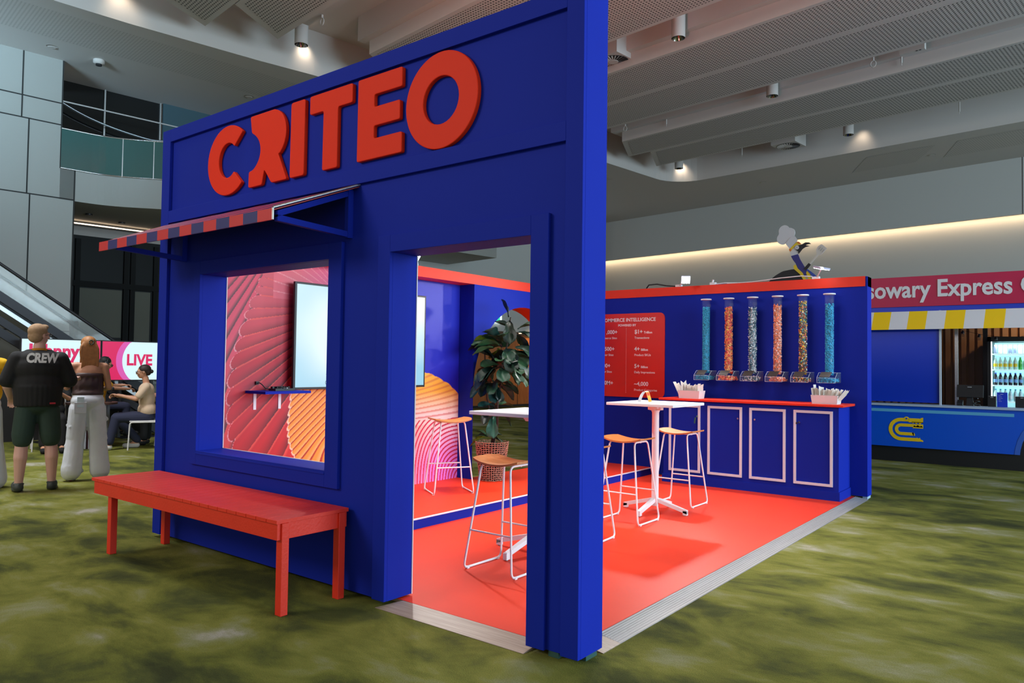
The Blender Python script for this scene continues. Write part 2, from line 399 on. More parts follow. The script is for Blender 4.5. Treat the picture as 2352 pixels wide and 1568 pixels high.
# warm accent spots grazing the coffer rim
for s, t, pw in ((-10.35, 17.05, 22), (-5.0, 17.25, 9), (-11.0, 4.55, 16), (-11.1, 1.2, 14)):
    p = HM@Vector((s, t, 7.75)); q = HM@Vector((s+(-.35 if t < 10 else -.1), t+(.1 if t < 10 else .35), 7.2))
    spot('coffer_spot', p, q, pw, (1, .82, .6), 95, .9, .1)

# far wall with its lit shadow gap
hall_obj(MB().box(-24, 16, 20.95, 21.05, 5.66, 7.2).box(-24, 16, 21.3, 21.5, 0, 7.2), 'wall_back', WALLW, kind='structure')
hall_obj(MB().box(-2.165, -2.15, 20.945, 20.95, 5.66, 7.2).box(-2.165, -2.15, 21.295, 21.3, 0, 5.66).box(5, 5.015, 20.945, 20.95, 5.66, 7.2), 'trim_1', DARK, kind='structure')
o = hall_obj(MB().box(-24, 16, 21.12, 21.2, 5.70, 5.715), 'light_strip', mat('led_strip', (1, .9, .8), .5, emit=(1, .72, .42), es=15))
hall_obj(MB().box(-24, 16, 21.06, 21.2, 5.66, 5.69), 'light_channel', mat('opal_diffuser', (.9, .85, .8), .5, trans=.9), o) if False else None
tag(o, 'warm linear light strip tucked under the step of the far wall', 'light strip')

# ---- left wall of the hall (clad panels, glazed void, mezzanine band)
CLAD = mat('metal_cladding_panels', s2l(146, 146, 142), .5, .05)
JOINT = mat('panel_joint', (.02, .02, .02), .8)
TEAL = mat('teal_glass', (.035, .10, .095), .08, spec=.8)
DKGLASS = mat('dark_glass', (.008, .008, .008), .06, spec=.6)
CONC = mat('pale_render', (.42, .41, .40), .8)
mb = MB()
X = -14.0
mb.box(X-.3, X, -9, 1.06, 4.5, 7.2, 0).box(X-.3, X, -9, 1.32, 0, 4.5, 0)
# mezzanine edge band bulging toward the hall
def band(t): return X+ (0 if t < 1.6 else .75*(1-math.cos(min(1, (t-1.6)/1.9)*math.pi))/2)
ts = [1.06, 1.3, 1.6]+[1.6+i*.12 for i in range(1, 17)]+[3.7, 6, 12]
for a, b in zip(ts[:-1], ts[1:]):
    xa, xb = band(a), band(b)
    for z0, z1, mi in ((4.5, 5.1, 0),):
        mb.add([(xa, a, z0), (xb, b, z0), (xb, b, z1), (xa, a, z1)], [(0, 1, 2, 3)], mi)
    mb.add([(xa, a, 5.1), (xb, b, 5.1), (X-2, b, 5.1), (X-2, a, 5.1)], [(0, 1, 2, 3)], 0)
    mb.add([(X-3, a, 4.5), (X-3, b, 4.5), (xb, b, 4.5), (xa, a, 4.5)], [(0, 1, 2, 3)], 2)
# end cheek of the band
mb.box(X-3, X-.0, 1.06, 1.32, 4.5, 5.1, 0)
# joints
J = .012
for z, t1 in ((6.36, 1.06), (5.94, 1.06), (4.52, 1.32), (1.95, 1.32)): mb.box(X, X+.004, -9, t1, z-J, z+J, 1)
for t, z0, z1 in ((.40, 5.94, 7.2), (-.75, 6.36, 7.2), (.52, 4.52, 5.94), (-.9, 4.52, 5.94), (.57, 0, 4.52), (-1.0, 1.95, 4.52), (1.06, 5.1, 7.2), (.95, 0, 1.95)): mb.box(X, X+.004, t-J, t+J, z0, z1, 1)
mb.box(X+.001, X+.006, 1.30, 1.325, 0, 5.1, 1)
# inside of the lower recess: pale upper bulkhead, dark slot, dark return
mb.box(X-3.3, X-3, 1.06, 12, 3.0, 4.5, 2)
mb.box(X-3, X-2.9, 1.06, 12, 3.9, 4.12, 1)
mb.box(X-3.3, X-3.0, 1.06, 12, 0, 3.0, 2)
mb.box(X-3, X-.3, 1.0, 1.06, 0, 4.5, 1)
wl = hall_obj(mb, 'wall_left', [CLAD, JOINT, CONC], kind='structure')
# dark glazed front inside the recess, with mullions and lit rooms behind
mb = MB(); mb.box(X-1.6, X-1.55, 1.06, 6, 0, 4.08)
g = hall_obj(mb, 'window_1', mat('black_curtain_glass', (.004, .004, .004), .4, spec=.08), kind='structure')
FR = mat('dark_frame', (.006, .006, .006), .6, spec=.1)
mb = MB()
for t in (1.75, 2.72, 2.86, 3.35): mb.box(X-1.55, X-1.5, t, t+.1, 0, 4.0)
for z in (1.62, 2.98): mb.box(X-1.55, X-1.49, 1.06, 6, z, z+.12)
hall_obj(mb, 'window_frame', FR, g)
mb = MB().box(X-1.548, X-1.545, 1.86, 2.70, 1.9, 2.95).box(X-1.548, X-1.545, 2.97, 3.3, 1.8, 2.95).box(X-1.548, X-1.545, 1.65, 3.3, 1.25, 1.6)
hall_obj(mb, 'blind', mat('blind_behind_glass', (.10, .10, .08), .8), g)
# upper void: dark glazing with faint reflections, teal balustrade
mb = MB(); mb.box(X-1.2, X-1.15, 1.06, 3.30, 5.1, 7.2); mb.box(X-1.1, X-1.05, 3.30, 8, 5.1, 7.2, 1)
w2 = hall_obj(mb, 'window_2', [DKGLASS, mat('blue_grey_glass', (.05, .09, .11), .1)], kind='structure')
mb = MB()
for t in (2.12, 3.26, 4.2, 5.0): mb.box(X-1.15, X-.01 if t == 9 else X-1.1, t-.015, t+.015, 5.1, 7.2)
hall_obj(mb, 'window_frame', ALU, w2)
# reflection of a ribbon light in the void, modelled as a pale tube
pts = [(X-.9, 1.1+.1*i, 6.75-.55*(1-math.exp(-((i)/9)))+(.0 if i < 18 else .004*(i-18)**2)) for i in range(24)]
o = hall_obj(MB().tube(pts, .022, 6), 'handrail', mat('reflected_ribbon', (.35, .38, .4), .25, .9)); reorigin(o)
tag(o, 'curved pale tube imitating a ribbon light reflected in the dark glazed void', 'handrail')
# thin transom and glazing lines in front
o = hall_obj(MB().box(X-.02, X+.0, 1.06, 3.3, 6.40, 6.425), 'glazing_rail', ALU); reorigin(o); tag(o, 'thin straight steel rail crossing the dark glazed void', 'rail')
mb = MB()
for a, b in zip(ts[:-1], ts[1:]):
    xa, xb = band(a)+.02, band(b)+.02
    mb.add([(xa, a, 5.1), (xb, b, 5.1), (xb, b, 5.87), (xa, a, 5.87)], [(0, 1, 2, 3)])
    mb.add([(xa-.03, a, 5.1), (xb-.03, b, 5.1), (xb-.03, b, 5.87), (xa-.03, a, 5.87)], [(3, 2, 1, 0)])
r = empty('glass_balustrade', HM@Vector((X, 2.2, 5.1)), 0, 'curved teal glass balustrade on the mezzanine edge at upper left', 'balustrade')
hall_obj(mb, 'glass', TEAL, r)
hall_obj(MB().tube([(band(t)+.005, t, 5.88) for t in ts], .018, 8), 'top_rail', CHROME, r)
hall_obj(MB().tube([(band(t)+.01, t, 5.11) for t in ts], .015, 8), 'bottom_rail', CHROME, r)
for t in (2.12, 2.62): hall_obj(MB().box(band(t)+.021, band(t)+.026, t-.008, t+.008, 5.1, 5.87), 'glass_joint', ALU, r)
# warm light strip under the band
o = hall_obj(MB().box(X-2.2, X-2.15, 1.4, 6, 4.42, 4.44), 'light_strip', mat('warm_led', (1, .9, .8), .5, emit=(1, .75, .5), es=3.5)); reorigin(o)
tag(o, 'warm light strip in the soffit under the mezzanine band', 'light strip')
for k, (dx, t) in enumerate(((-1.2, 1.9), (-1.7, 2.7))):
    p = HM@Vector((X+dx, t, 4.47)); o = MB().lathe([(.07, 0), (.07, .03)], 16, p).build('recessed_downlight', BLACK); reorigin(o)
    tag(o, ['small dark recessed fitting in mezzanine soffit, nearer the clad wall', 'slotted dark fitting in mezzanine soffit, nearer the blue sign wall'][k], 'ceiling light')

# ---- escalator descending to the right in front of the clad wall
def esc_line(s, p0, p1, dz0, dz1, w):
    (t0, z0), (t1, z1) = p0, p1
    return MB().add([(s-w/2, t0, z0-dz0), (s+w/2, t0, z0-dz0), (s+w/2, t1, z1-dz0), (s-w/2, t1, z1-dz0), (s-w/2, t0, z0-dz1), (s+w/2, t0, z0-dz1), (s+w/2, t1, z1-dz1), (s-w/2, t1, z1-dz1)],
        [(0,1,2,3),(7,6,5,4),(0,4,5,1),(1,5,6,2),(2,6,7,3),(3,7,4,0)])
A0, A1 = (-4.0, 5.70), (3.4, .50)
sl = (A1[1]-A0[1])/(A1[0]-A0[0])
r = empty('escalator', HM@Vector((-13, 3.4, 0)), 0, 'escalator with dark trusses and glass sides slanting down behind the standing people', 'escalator')
def zz(t, off): return 2.99-off+(t+.12)*(-.69)
for s, off, nm, th, m_ in ((-12.5, 0, 'handrail', .045, DARK), (-13.5, -.02, 'handrail', .045, DARK)):
    hall_obj(MB().tube([(s, -5, zz(-5, off)), (s, 2.6, zz(2.6, off)), (s, 3.0, zz(3.0, off)+.05)], th*.6, 8), nm, m_, r)
for s in (-12.5, -13.5):
    hall_obj(esc_line(s, (-5, zz(-5, 0)), (2.8, zz(2.8, 0)), .03, .45, .012), 'glass_side', mat('balustrade_glass', (.55, .62, .62), .05, alpha=.22, spec=.6), r)
    hall_obj(esc_line(s, (-5, zz(-5, 0)), (2.8, zz(2.8, 0)), .45, .62, .12), 'deck', DARK, r)
hall_obj(esc_line(-12.5, (-5, zz(-5, 0)), (2.8, zz(2.8, 0)), .86, 1.0, .10), 'lower_truss', DARK, r)
hall_obj(esc_line(-12.5, (-5, zz(-5, 0)), (2.8, zz(2.8, 0)), 1.04, 1.2, .10), 'lower_truss', DARK, r)
hall_obj(esc_line(-13.0, (-5, zz(-5, 0)), (2.8, zz(2.8, 0)), .66, .74, .9), 'steps', ALU, r)

# ---- timber-clad wall seen through the arch, with pale bulkhead and exit sign
mb = MB().box(-15.8, -15.5, 12, 19.6, 0, 2.42, 0).box(-16.2, -15.42, 12, 19.6, 2.42, 2.52, 1).box(-15.9, -15.45, 8, 19.6, 2.52, 7.19, 2)
for t in (14.4, 15.2, 16.8): mb.box(-15.5, -15.49, t-.006, t+.006, 0, 2.42, 3)
mb.box(-15.5, -15.49, 12, 21, 0, .08, 3)
hall_obj(mb, 'wall_side', [WALLWOOD, mat('dark_soffit', s2l(90, 66, 48), .6), WALLW, JOINT], kind='structure')
p = HM@Vector((-15.4, 14.1, 2.78))
r = empty('exit_sign', p, HA, 'lit white and green exit sign glimpsed at the edge of the arch', 'exit sign')
MB().box(-.02, .04, -.28, .18, 0, .25).build('box', mat('exit_white', (.9, .95, .95), .5, emit=(.8, 1, .95), es=1.6), r, local=True)
g_ = MB().box(.041, .046, -.08, .10, .04, .21)
g_.build('pictogram', mat('exit_green', (.05, .6, .3), .5, emit=(.05, .7, .35), es=1.0), r, local=True)
spot('timber_wall_washer', HM@Vector((-14.6, 15.9, 3.2)), HM@Vector((-15.5, 16.1, 1.2)), 120, (1, .72, .42), 80, .8, .1)
p = HM@Vector((-15.2, 15.0, 2.46)); o = MB().lathe([(.05, 0), (.05, .03)], 14, p).build('wall_washer_lamp', mat('warm_lens', (1, .8, .6), .5, emit=(1, .7, .4), es=3)); reorigin(o)
tag(o, 'small warm recessed lamp above the timber wall, seen through the arch', 'lamp')
# ================================================================ booth
XL, T, H, ZB, ZF, ZP, D = -4.09, .2225, 3.305, .03, .021, .106, 5.867
XM, XA, YR = -3.90, -3.677, 3.475
HB, BB = 2.462, 2.350
RC = .025                                   # how far the panels sit back from the mouldings
dx1, dx2, dz = -1.3445, -.3089, 2.088
wx1, wx2, wz1, wz2 = -3.460, -1.916, .742, 2.089

# ---- front wall
front = empty('booth_front_wall', (-2, .1, 0), 0, 'tall deep blue booth front with door and window openings, carrying orange-red letters', 'wall')
mb = MB()
xs = [XL, wx1, wx2, dx1, dx2, 0]; zs = [ZB, wz1, dz, H]
for i in range(5):
    for j in range(3):
        if i == 1 and j == 1: continue
        if i == 3 and j <= 1: continue
        mb.box(xs[i], xs[i+1], RC, T, zs[j], zs[j+1])
mb.build('wall_panel', BLUE, front)
MB().box(XL, -3.968, 0, RC, ZB, H).box(-.102, 0, 0, RC, ZB, H).box(-3.968, -.102, 0, RC, 3.203, H).box(-3.968, -.102, 0, RC, 2.537, 2.637).build('frame_moulding', BLUE, front, .002)
MB().box(-1.451, dx1, 0, RC, ZB, 2.191).box(dx2, -.199, 0, RC, ZB, 2.191).box(dx1, dx2, 0, RC, dz, 2.191).build('door_trim', BLUE, front, .002)
MB().box(-3.554, wx1, 0, RC, .637, 2.191).box(wx2, -1.788, 0, RC, .637, 2.191).box(wx1, wx2, 0, RC, wz2, 2.191).box(wx1, wx2, 0, RC, .637, wz1).box(wx1, wx2, -.004, .002, .716, .73).build('window_trim', BLUE, front, .002)
MB().box(dx1-.0, dx1+.006, T, T+.006, ZB, dz).build('door_edging', WHITETRIM, front)
MB().box(wx1, wx1+.006, T, T+.006, wz1, wz2).box(wx1, wx2, T, T+.006, wz1-.004, wz1+.004).box(wx2-.008, wx2-.002, T, T+.006, wz1, wz2).build('window_edging', WHITETRIM, front)
for i, (x, y, s) in enumerate(((-4.06, .12, .045), (-.16, .08, .03), (-.03, .14, .02))):
    MB().box(x-s, x+s, y-.05, y+.05, 0, ZB).build('packing_shim', mat('pale_shim', (.3, .5, .7), .5) if i == 0 else mat('green_shim', (.03, .09, .08), .5), front)

# ---- sign letters
def rounded(poly, r, n=4):
    out = []; k = len(poly)
    for i in range(k):
        p0, p1, p2 = Vector(poly[i-1]), Vector(poly[i]), Vector(poly[(i+1) % k])
        a = (p0-p1); b = (p2-p1); rr = min(r, a.length*.45, b.length*.45)
        a.normalize(); b.normalize(); s_, e_ = p1+a*rr, p1+b*rr
        for j in range(n+1):
            t = j/n; q = s_.lerp(p1, t).lerp(p1.lerp(e_, t), t); out.append((q.x, q.y))
    return out
def arc(cx, cz, rx, rz, a0, a1, n=24): return [(cx+rx*math.cos(math.radians(a0+(a1-a0)*i/n)), cz+rz*math.sin(math.radians(a0+(a1-a0)*i/n))) for i in range(n+1)]
LET = mat('orange_red_letter', s2l(232, 50, 16), .55, spec=.15)
def letter(polys, nm):
    cu = bpy.data.curves.new('l', 'CURVE'); cu.dimensions = '2D'; cu.fill_mode = 'BOTH'; cu.extrude = .010; cu.bevel_depth = .005; cu.bevel_resolution = 2; cu.offset = -.005
    for p in polys:
        sp = cu.splines.new('POLY'); sp.points.add(len(p)-1); sp.use_cyclic_u = True
        for q, v in zip(sp.points, p): q.co = (v[0], v[1], 0, 1)
    o = bpy.data.objects.new('l', cu); COL.objects.link(o)
    me = bpy.data.meshes.new_from_object(o.evaluated_get(bpy.context.evaluated_depsgraph_get()))
    kx_ = 1.01516; mb = MB(); mb.add([(1.923+(v.co.x-1.923)*kx_, .010-v.co.z, 1.432+(v.co.y-1.432)*kx_) for v in me.vertices], [tuple(p.vertices) for p in me.polygons])
    bpy.data.objects.remove(o); bpy.data.curves.remove(cu)
    ob = mb.build('sign_letter', LET, front); ob['label'] = nm
    return ob
Zt, Zb = 3.157, 2.652
Cc = (-3.035, 2.892)
letter([rounded(arc(Cc[0], Cc[1], .268, .256, 46, 314, 40)+arc(Cc[0], Cc[1], .118, .128, 314, 46, 30), .02)], 'orange-red letter C')
letter([rounded([(-2.754, Zt), (-2.47, Zt)]+arc(-2.49, 2.985, .16, .172, 80, -55, 10)+[(-2.415, 2.84), (-2.315, Zb), (-2.49, Zb), (-2.575, 2.755), (-2.603, Zb), (-2.764, Zb), (-2.761, 2.765)]+arc(-2.83, 2.9, .205, .155, -55, 62, 12), .016)], 'orange-red letter R with a round bite from its left side')
letter([rounded([(-2.278, Zt), (-2.127, Zt), (-2.13, Zb), (-2.283, Zb)], .02)], 'orange-red letter I')
letter([rounded([(-2.076, Zt), (-1.654, Zt), (-1.654, 3.036), (-1.792, 3.036), (-1.792, Zb), (-1.94, Zb), (-1.936, 3.036), (-2.076, 3.036)], .016)], 'orange-red letter T')
letter([rounded([(-1.602, Zt), (-1.215, Zt), (-1.215, 3.04), (-1.453, 3.04), (-1.453, 2.966), (-1.231, 2.966), (-1.231, 2.85), (-1.453, 2.85), (-1.453, 2.775), (-1.212, 2.775), (-1.212, Zb), (-1.605, Zb)], .014)], 'orange-red letter E')
letter([arc(-.907, 2.893, .274, .273, 0, 355, 71), arc(-.907, 2.893, .135, .135, 0, 350, 35)], 'orange-red letter O')

# ---- awning
aw = empty('striped_awning', (-2.85, 0, 2.2), 0, 'red and navy striped awning jutting out over the window opening', 'awning')
AWR = mat('awning_red', s2l(205, 44, 44), .5, var=.05); AWN = mat('awning_navy', s2l(40, 40, 110), .5)
xb0, xb1, yb, zbk = -4.03, -1.66, RC, 2.535; xf0, xf1, yf, zft, zfb = -4.03, -1.80, -.49, 2.318, 2.25
top = MB(); val = MB(); N = 15
for i in range(N):
    a, b = i/N, (i+1)/N; mi = i % 2
    P = lambda t: (xb0+(xb1-xb0)*t, xf0+(xf1-xf0)*t)
    (ba, fa), (bb_, fb) = P(a), P(b)
    top.add([(ba, yb, zbk), (bb_, yb, zbk), (fb, yf, zft), (fa, yf, zft), (ba, yb, zbk-.012), (bb_, yb, zbk-.012), (fb, yf, zft-.012), (fa, yf, zft-.012)],
            [(0, 3, 2, 1), (4, 5, 6, 7), (0, 1, 5, 4), (3, 7, 6, 2), (1, 2, 6, 5), (0, 4, 7, 3)], mi)
    val.box(fa, fb, yf-.01, yf, zfb, zft, mi)
top.build('canopy_sheet', [AWR, AWN], aw); val.build('valance', [AWR, AWN], aw)
MB().tube([(xb1+.005, yb, zbk+.002), (xf1+.005, yf-.008, zft+.002)], .009, 4).tube([(xf1+.005, yf-.008, zft), (xf1+.005, yf-.008, zfb)], .008, 4).build('end_channel', ALU, aw)
for x in (-3.72, -1.73):
    b = MB(); xa = x; xe = x-.06
    q = 2.206; s = .016
    def bar(p0, p1, h):
        p0, p1 = Vector(p0), Vector(p1)
        return [(p0.x-s, p0.y, p0.z-h), (p0.x+s, p0.y, p0.z-h), (p1.x+s, p1.y, p1.z-h), (p1.x-s, p1.y, p1.z-h), (p0.x-s, p0.y, p0.z+h), (p0.x+s, p0.y, p0.z+h), (p1.x+s, p1.y, p1.z+h), (p1.x-s, p1.y, p1.z+h)]
    F = [(0,1,2,3),(7,6,5,4),(0,4,5,1),(1,5,6,2),(2,6,7,3),(3,7,4,0)]
    b.box(xa-s, xa+s, RC-.04, RC, q, 2.51)
    b.add(bar((xa, RC-.01, q+.02), (xe, yf+.01, 2.262), .018), F)
    b.add(bar((xa, RC-.01, 2.495), (xe, yf+.01, 2.285), .018), F)
    b.build('bracket', BLUE, aw)

# ---- bench
bn = empty('red_bench', (-2.83, -.25, 0), 0, 'long red slatted bench on four square legs against the blue wall', 'bench')
bx0, bx1, by0, by1, bz = -4.0, -1.665, -.515, -.001, .54
mb = MB(); n = 23; w = (bx1-bx0)/n
for i in range(n): mb.box(bx0+i*w+.002, bx0+(i+1)*w-.002, by0, by1-.002, bz-.022, bz)
mb.build('slat_top', BENCHRED, bn, .0015)
MB().box(bx0+.02, bx1-.012, by0+.012, by0+.034, bz-.115, bz-.0225).box(bx0+.02, bx1-.012, by1-.03, by1-.008, bz-.115, bz-.0225).box(bx1-.034, bx1-.012, by0+.034, by1-.03, bz-.115, bz-.0225).box(bx0+.02, bx0+.042, by0+.034, by1-.03, bz-.115, bz-.0225).build('apron', BENCHRED, bn, .002)
for x in (-3.80, -1.716):
    for y in (by0+.0345, -.078):
        MB().box(x, x+.054, y, y+.048, 0, bz-.0225).build('leg', BENCHRED, bn, .003)

# ---- booth floor, raised stage, ramps
AC_, AR_ = 4.455, .978
fl = MB().box(XA+.0, -.134, .124, D-.0, .0, ZF-.002).build('booth_floor', mat('plywood_edge', (.45, .33, .2), .7)); reorigin(fl)
tag(fl, 'flat red vinyl floor sheet of the booth between its blue walls', 'floor')
MB().box(-2.6, -.134, .124, D, ZF-.002, ZF).build('vinyl_sheet', REDFLOOR, fl)
st = empty('booth_stage', (-3.1, 3, 0), 0, 'low raised stage with red top, blue riser and white edge along the mural wall', 'stage')
MB().box(-2.612, -2.6, T+.01, D, ZF, ZP-.006).build('riser', BLUE, st)
MB().box(-2.612, -2.594, T+.01, D, ZP-.006, ZP+.003).build('white_nosing', WHITETRIM, st)
MB().box(XM+.001, -2.612, T+.01, YR, ZF, ZP).box(XA, -2.612, YR, D, ZF, ZP).box(XA-.1, XA, AC_-AR_+.002, AC_+AR_-.002, ZF, ZP).build('red_top', REDFLOOR, st)
# ramp strips: thin wedges
def wedge_y(x_in, x_out, y0, y1, name, m_, par):   # slopes down towards +x
    return MB().add([(x_in, y0, 0), (x_out, y0, 0), (x_out, y0, .003), (x_in, y0, ZF-.001), (x_in, y1, 0), (x_out, y1, 0), (x_out, y1, .003), (x_in, y1, ZF-.001)], [(0,1,2,3),(7,6,5,4),(0,4,5,1),(1,5,6,2),(2,6,7,3),(3,7,4,0)]).build(name, m_, par)
r = empty('side_ramp_strip', (-.06, 3, 0), 0, 'long narrow grey board ramp along the open right side of the booth', 'ramp')
gb = wedge_y(-.132, .007, .40, D-.003, 'grooved_board', ALU_RAMP, r)
RIB = mat('pale_rib', s2l(176, 172, 172), .5)
for k in range(8):
    x = -.122+.0165*k; z = ZF*(1-(x+.132)/.139)+.0015; MB().box(x, x+.005, .401, D-.004, z-.002, z+.0012).build('rib', RIB, gb)
wedge_y(-.132, .007, T+.002, .399, 'pale_board', PALEWOOD, r)
r = empty('door_ramp_strip', (-.8, .04, 0), 0, 'short pale timber ramp strip across the doorway sill', 'ramp')
def wedge_x(x0, x1, name, m_):
    return MB().add([(x0-.02, -.034, 0), (x1+.0, -.034, 0), (x1, -.034, .003), (x0-.02, -.034, .003), (x0+.05, .1225, 0), (x1, .1225, 0), (x1, .1225, ZF-.001), (x0+.05, .1225, ZF-.001)], [(0,1,2,3),(7,6,5,4),(0,4,5,1),(1,5,6,2),(2,6,7,3),(3,7,4,0)]).build(name, m_, r)
wedge_x(-1.36, dx2+.012, 'pale_board', PALEWOODX)

# ---- left wall of the booth: recessed mural part, arch part, red capping band
lw = empty('booth_mural_wall', (-3.9, 3, 0), 0, 'blue side wall of the booth with printed fan mural, red top band and arch opening', 'wall')
AC, AR = 4.455, .978           # arch centre and radius (elliptical head)
def arch_pts(n=28, r=AR, rz=1.03):
    return [(AC-r*math.cos(math.pi*i/n), 1.115+rz*math.sin(math.pi*i/n)) for i in range(n+1)]
MB().box(XM-.12, XM-.004, T, YR, 0, HB-.001).build('mural_backing', BLUE, lw)
ap = arch_pts()
mb = MB()
y_end = D+.19
for x, fl_ in ((XA, 0), (XA-.30, 1)):
    vs = []; fs = []
    for (y, z) in ap: vs += [(x, y, z), (x, y, HB-.001)]
    for i in range(len(ap)-1):
        f = (2*i, 2*i+2, 2*i+3, 2*i+1); fs.append(f if not fl_ else tuple(reversed(f)))
    mb.add(vs, fs, 0)
    for ya, yb_ in ((YR, AC-AR), (AC+AR, y_end)):
        f = (0, 1, 2, 3); mb.add([(x, ya, 0), (x, yb_, 0), (x, yb_, HB-.001), (x, ya, HB-.001)], [f if not fl_ else tuple(reversed(f))], 0)
mb.add([(XA, YR, 0), (XA, YR, HB-.001), (XM-.12, YR, HB-.001), (XM-.12, YR, 0)], [(0, 1, 2, 3)], 0)
mb.add([(XA-.3, y_end, 0), (XA, y_end, 0), (XA, y_end, HB-.001), (XA-.3, y_end, HB-.001)], [(0, 3, 2, 1)], 0)
mb.build('arch_panel', BLUE, lw)
mb = MB(); full = [(AC-AR, 0)]+ap+[(AC+AR, 0)]
for a, b in zip(full[:-1], full[1:]): mb.add([(XA, a[0], a[1]), (XA-.3, a[0], a[1]), (XA-.3, b[0], b[1]), (XA, b[0], b[1])], [(0, 1, 2, 3)])
mb.build('arch_lining', RED, lw)
MB().box(XA-.30, XA+.004, T, D-.002, BB, HB).build('red_band', RED, lw)

# ---- mural print
def mural():
    ny, nz = 540, 374
    ys = np.linspace(T+.002, YR-.002, ny); zs = np.linspace(ZP-.006, BB+.02, nz)
    Y, Z = np.meshgrid(ys, zs)
    L = lambda *c: np.array(s2l(*c))
    img = np.zeros(Y.shape+(3,))
    def mixc(a, b, t): t = np.clip(t, 0, 1)[..., None]; return a*(1-t)+b*t
    img[:] = mixc(L(28, 40, 190), L(30, 20, 175), (2.2-Z)/1.2)
    # ribs running up to a far centre, behind everything at the left
    c2 = (1.27, 2.95)
    a = np.degrees(np.arctan2(c2[1]-Z, c2[0]-Y))
    p = (a/3.4+.3) % 1
    colr = mixc(mixc(L(214, 66, 92), L(214, 60, 60), (1.6-Z)/.9), L(96, 40, 52), np.clip((p-.48)/.38, 0, 1)*(p < .97))
    m1 = (Y < 1.9); img[m1] = colr[m1]
    # red fan
    c1 = (1.876, 1.983)
    an = np.degrees(np.arctan2(Z-c1[1], c1[0]-Y)); R = np.hypot(Y-c1[0], Z-c1[1])
    ta = np.array([-80, -70, -61, -55.5, -49.5, -43.9, -39.7, -35.3, -30.7, -25.6, -20.5, -15.5, -9., -4.3, 2.2, 6.5, 11.2, 17, 24, 32, 41, 52, 65, 80])
    tr = np.array([2.0, 2.0, 1.98, 1.93, 1.86, 1.791, 1.708, 1.618, 1.536, 1.442, 1.35, 1.272, 1.187, 1.138, 1.072, 1.049, 1.029, 1.0, .98, .96, .95, .95, .95, .95])
    idx = np.interp(an, ta, np.arange(len(ta))); fr = idx % 1
    Re = np.interp(an, ta, tr)
    bulge = .075*np.sqrt(np.clip(np.sin(np.pi*np.clip(fr+.06, 0, 1)), 0, 1))
    Rb = Re-.02+bulge
    inside = (R < Rb) & (an > -88) & (an < 78) & (Y < 1.9)
    base = mixc(L(190, 22, 46), L(206, 26, 28), (1.1-Z)/.6); base = mixc(base, L(206, 78, 92), (Z-1.45)/.6)
    t_ = R/Rb
    shade = np.clip((.62-fr)/.62, 0, 1)**1.3                       # dark towards the lower edge of each rib
    dk = mixc(base, L(44, 6, 26), shade*np.clip((1.12-t_)*2.4, 0, 1)*np.clip(1.3-(Z-1.3)/.75, .0, 1)*.95)
    hl = mixc(dk, L(232, 84, 70), np.clip((fr-.86)/.1, 0, 1)*.75)
    img[inside] = hl[inside]
    edge = inside & (R > Rb-.011*np.clip(1.2-fr*.6, .2, 1)*np.clip((6-an)/20,.3,1)) & (an < 10)
    img[edge] = mixc(hl, L(244, 170, 176), np.full(Y.shape, .7))[edge]
    # pale thin lines high on the right of the fan
    hi = (Z > 2.0) & (Y > .95) & (Y < 1.9)
    p = (an/5.5) % 1
    hh = mixc(mixc(L(218, 96, 110), L(206, 70, 130), (Y-1.2)/.5), L(240, 160, 160), (p > .9)*.7)
    img[hi] = hh[hi]
    # orange shell
    def orange(fx, w):
        t = fx % 1
        c = mixc(L(244, 150, 48), L(250, 186, 120), np.clip(1-t*2.4, 0, 1)*.8)
        return mixc(c, L(176, 40, 22), np.clip((t-.70)/.12, 0, 1)*(t < .97))
    zb_ = np.array([.40, .533, .617, .705, .76, .84, .967, 1.139, 1.26]); yb_ = np.array([1.30, 1.223, 1.184, 1.153, 1.148, 1.142, 1.153, 1.17, 1.25])
    bend = .55*np.clip(.78-Z, 0, 1)**2*3.0
    f1 = (Z-.80*(Y-1.15)-bend*(Y-1.1)*-2.2)/.066
    eL = np.interp(Z, zb_, yb_)-.018*np.abs(np.sin(np.pi*f1))
    mO = (Y > eL) & (Z < 1.25+(Y-1.3)*.1) & (Y < 2.1) & (Z > .1)
    o1 = orange(f1, 1); img[mO] = o1[mO]
    e2 = mO & (Y < eL+.014); img[e2] = mixc(o1, L(255, 214, 190), np.full(Y.shape, .8))[e2]
    # right part: bending ribs about the lower right corner
    dy = np.clip(3.62-Y, 0, 9); dz_ = np.clip(Z-0.0, 0, 9); pw = 3.2
    rs = (dy**pw+(dz_*1.0)**pw)**(1/pw)
    up = np.clip((Z-.72)/.5, 0, 1)
    fz = (Z-.30*(Y-3.5)*up**1.0)                                       # near horizontal ribs above
    f2 = np.where(Z > .80, (fz-.80)/.072+ .80/.045, rs/.045)
    lim = np.interp(Y, [2.1, 2.6, 2.927, 3.081, 3.219, 3.33, 3.46, 3.6], [1.32, 1.34, 1.321, 1.284, 1.225, 1.177, 1.079, .98])+.012*np.abs(np.sin(Y/.14*np.pi))
    mR = (Y >= 2.1) & (Z < lim)
    t = f2 % 1
    cR = mixc(L(250, 214, 205), L(250, 176, 62), (Z-.86)/.25)          # peach to orange
    cR = mixc(L(240, 128, 226), cR, (Z-.30)/.45*np.clip(.25+rs, 0, 1))
    low = mixc(L(252, 150, 130), cR, (Y-2.55)/.55); cR = np.where((Z < .75)[..., None], low, cR)
    gap = mixc(L(212, 20, 66), L(214, 110, 60), (Z-.75)/.25)
    cR = mixc(cR, gap, np.clip((t-.52)/.12, 0, 1)*(t < .95)*np.where(Z > .8, .62, 1))
    img[mR] = cR[mR]
    me = bpy.data.meshes.new('mural_print')
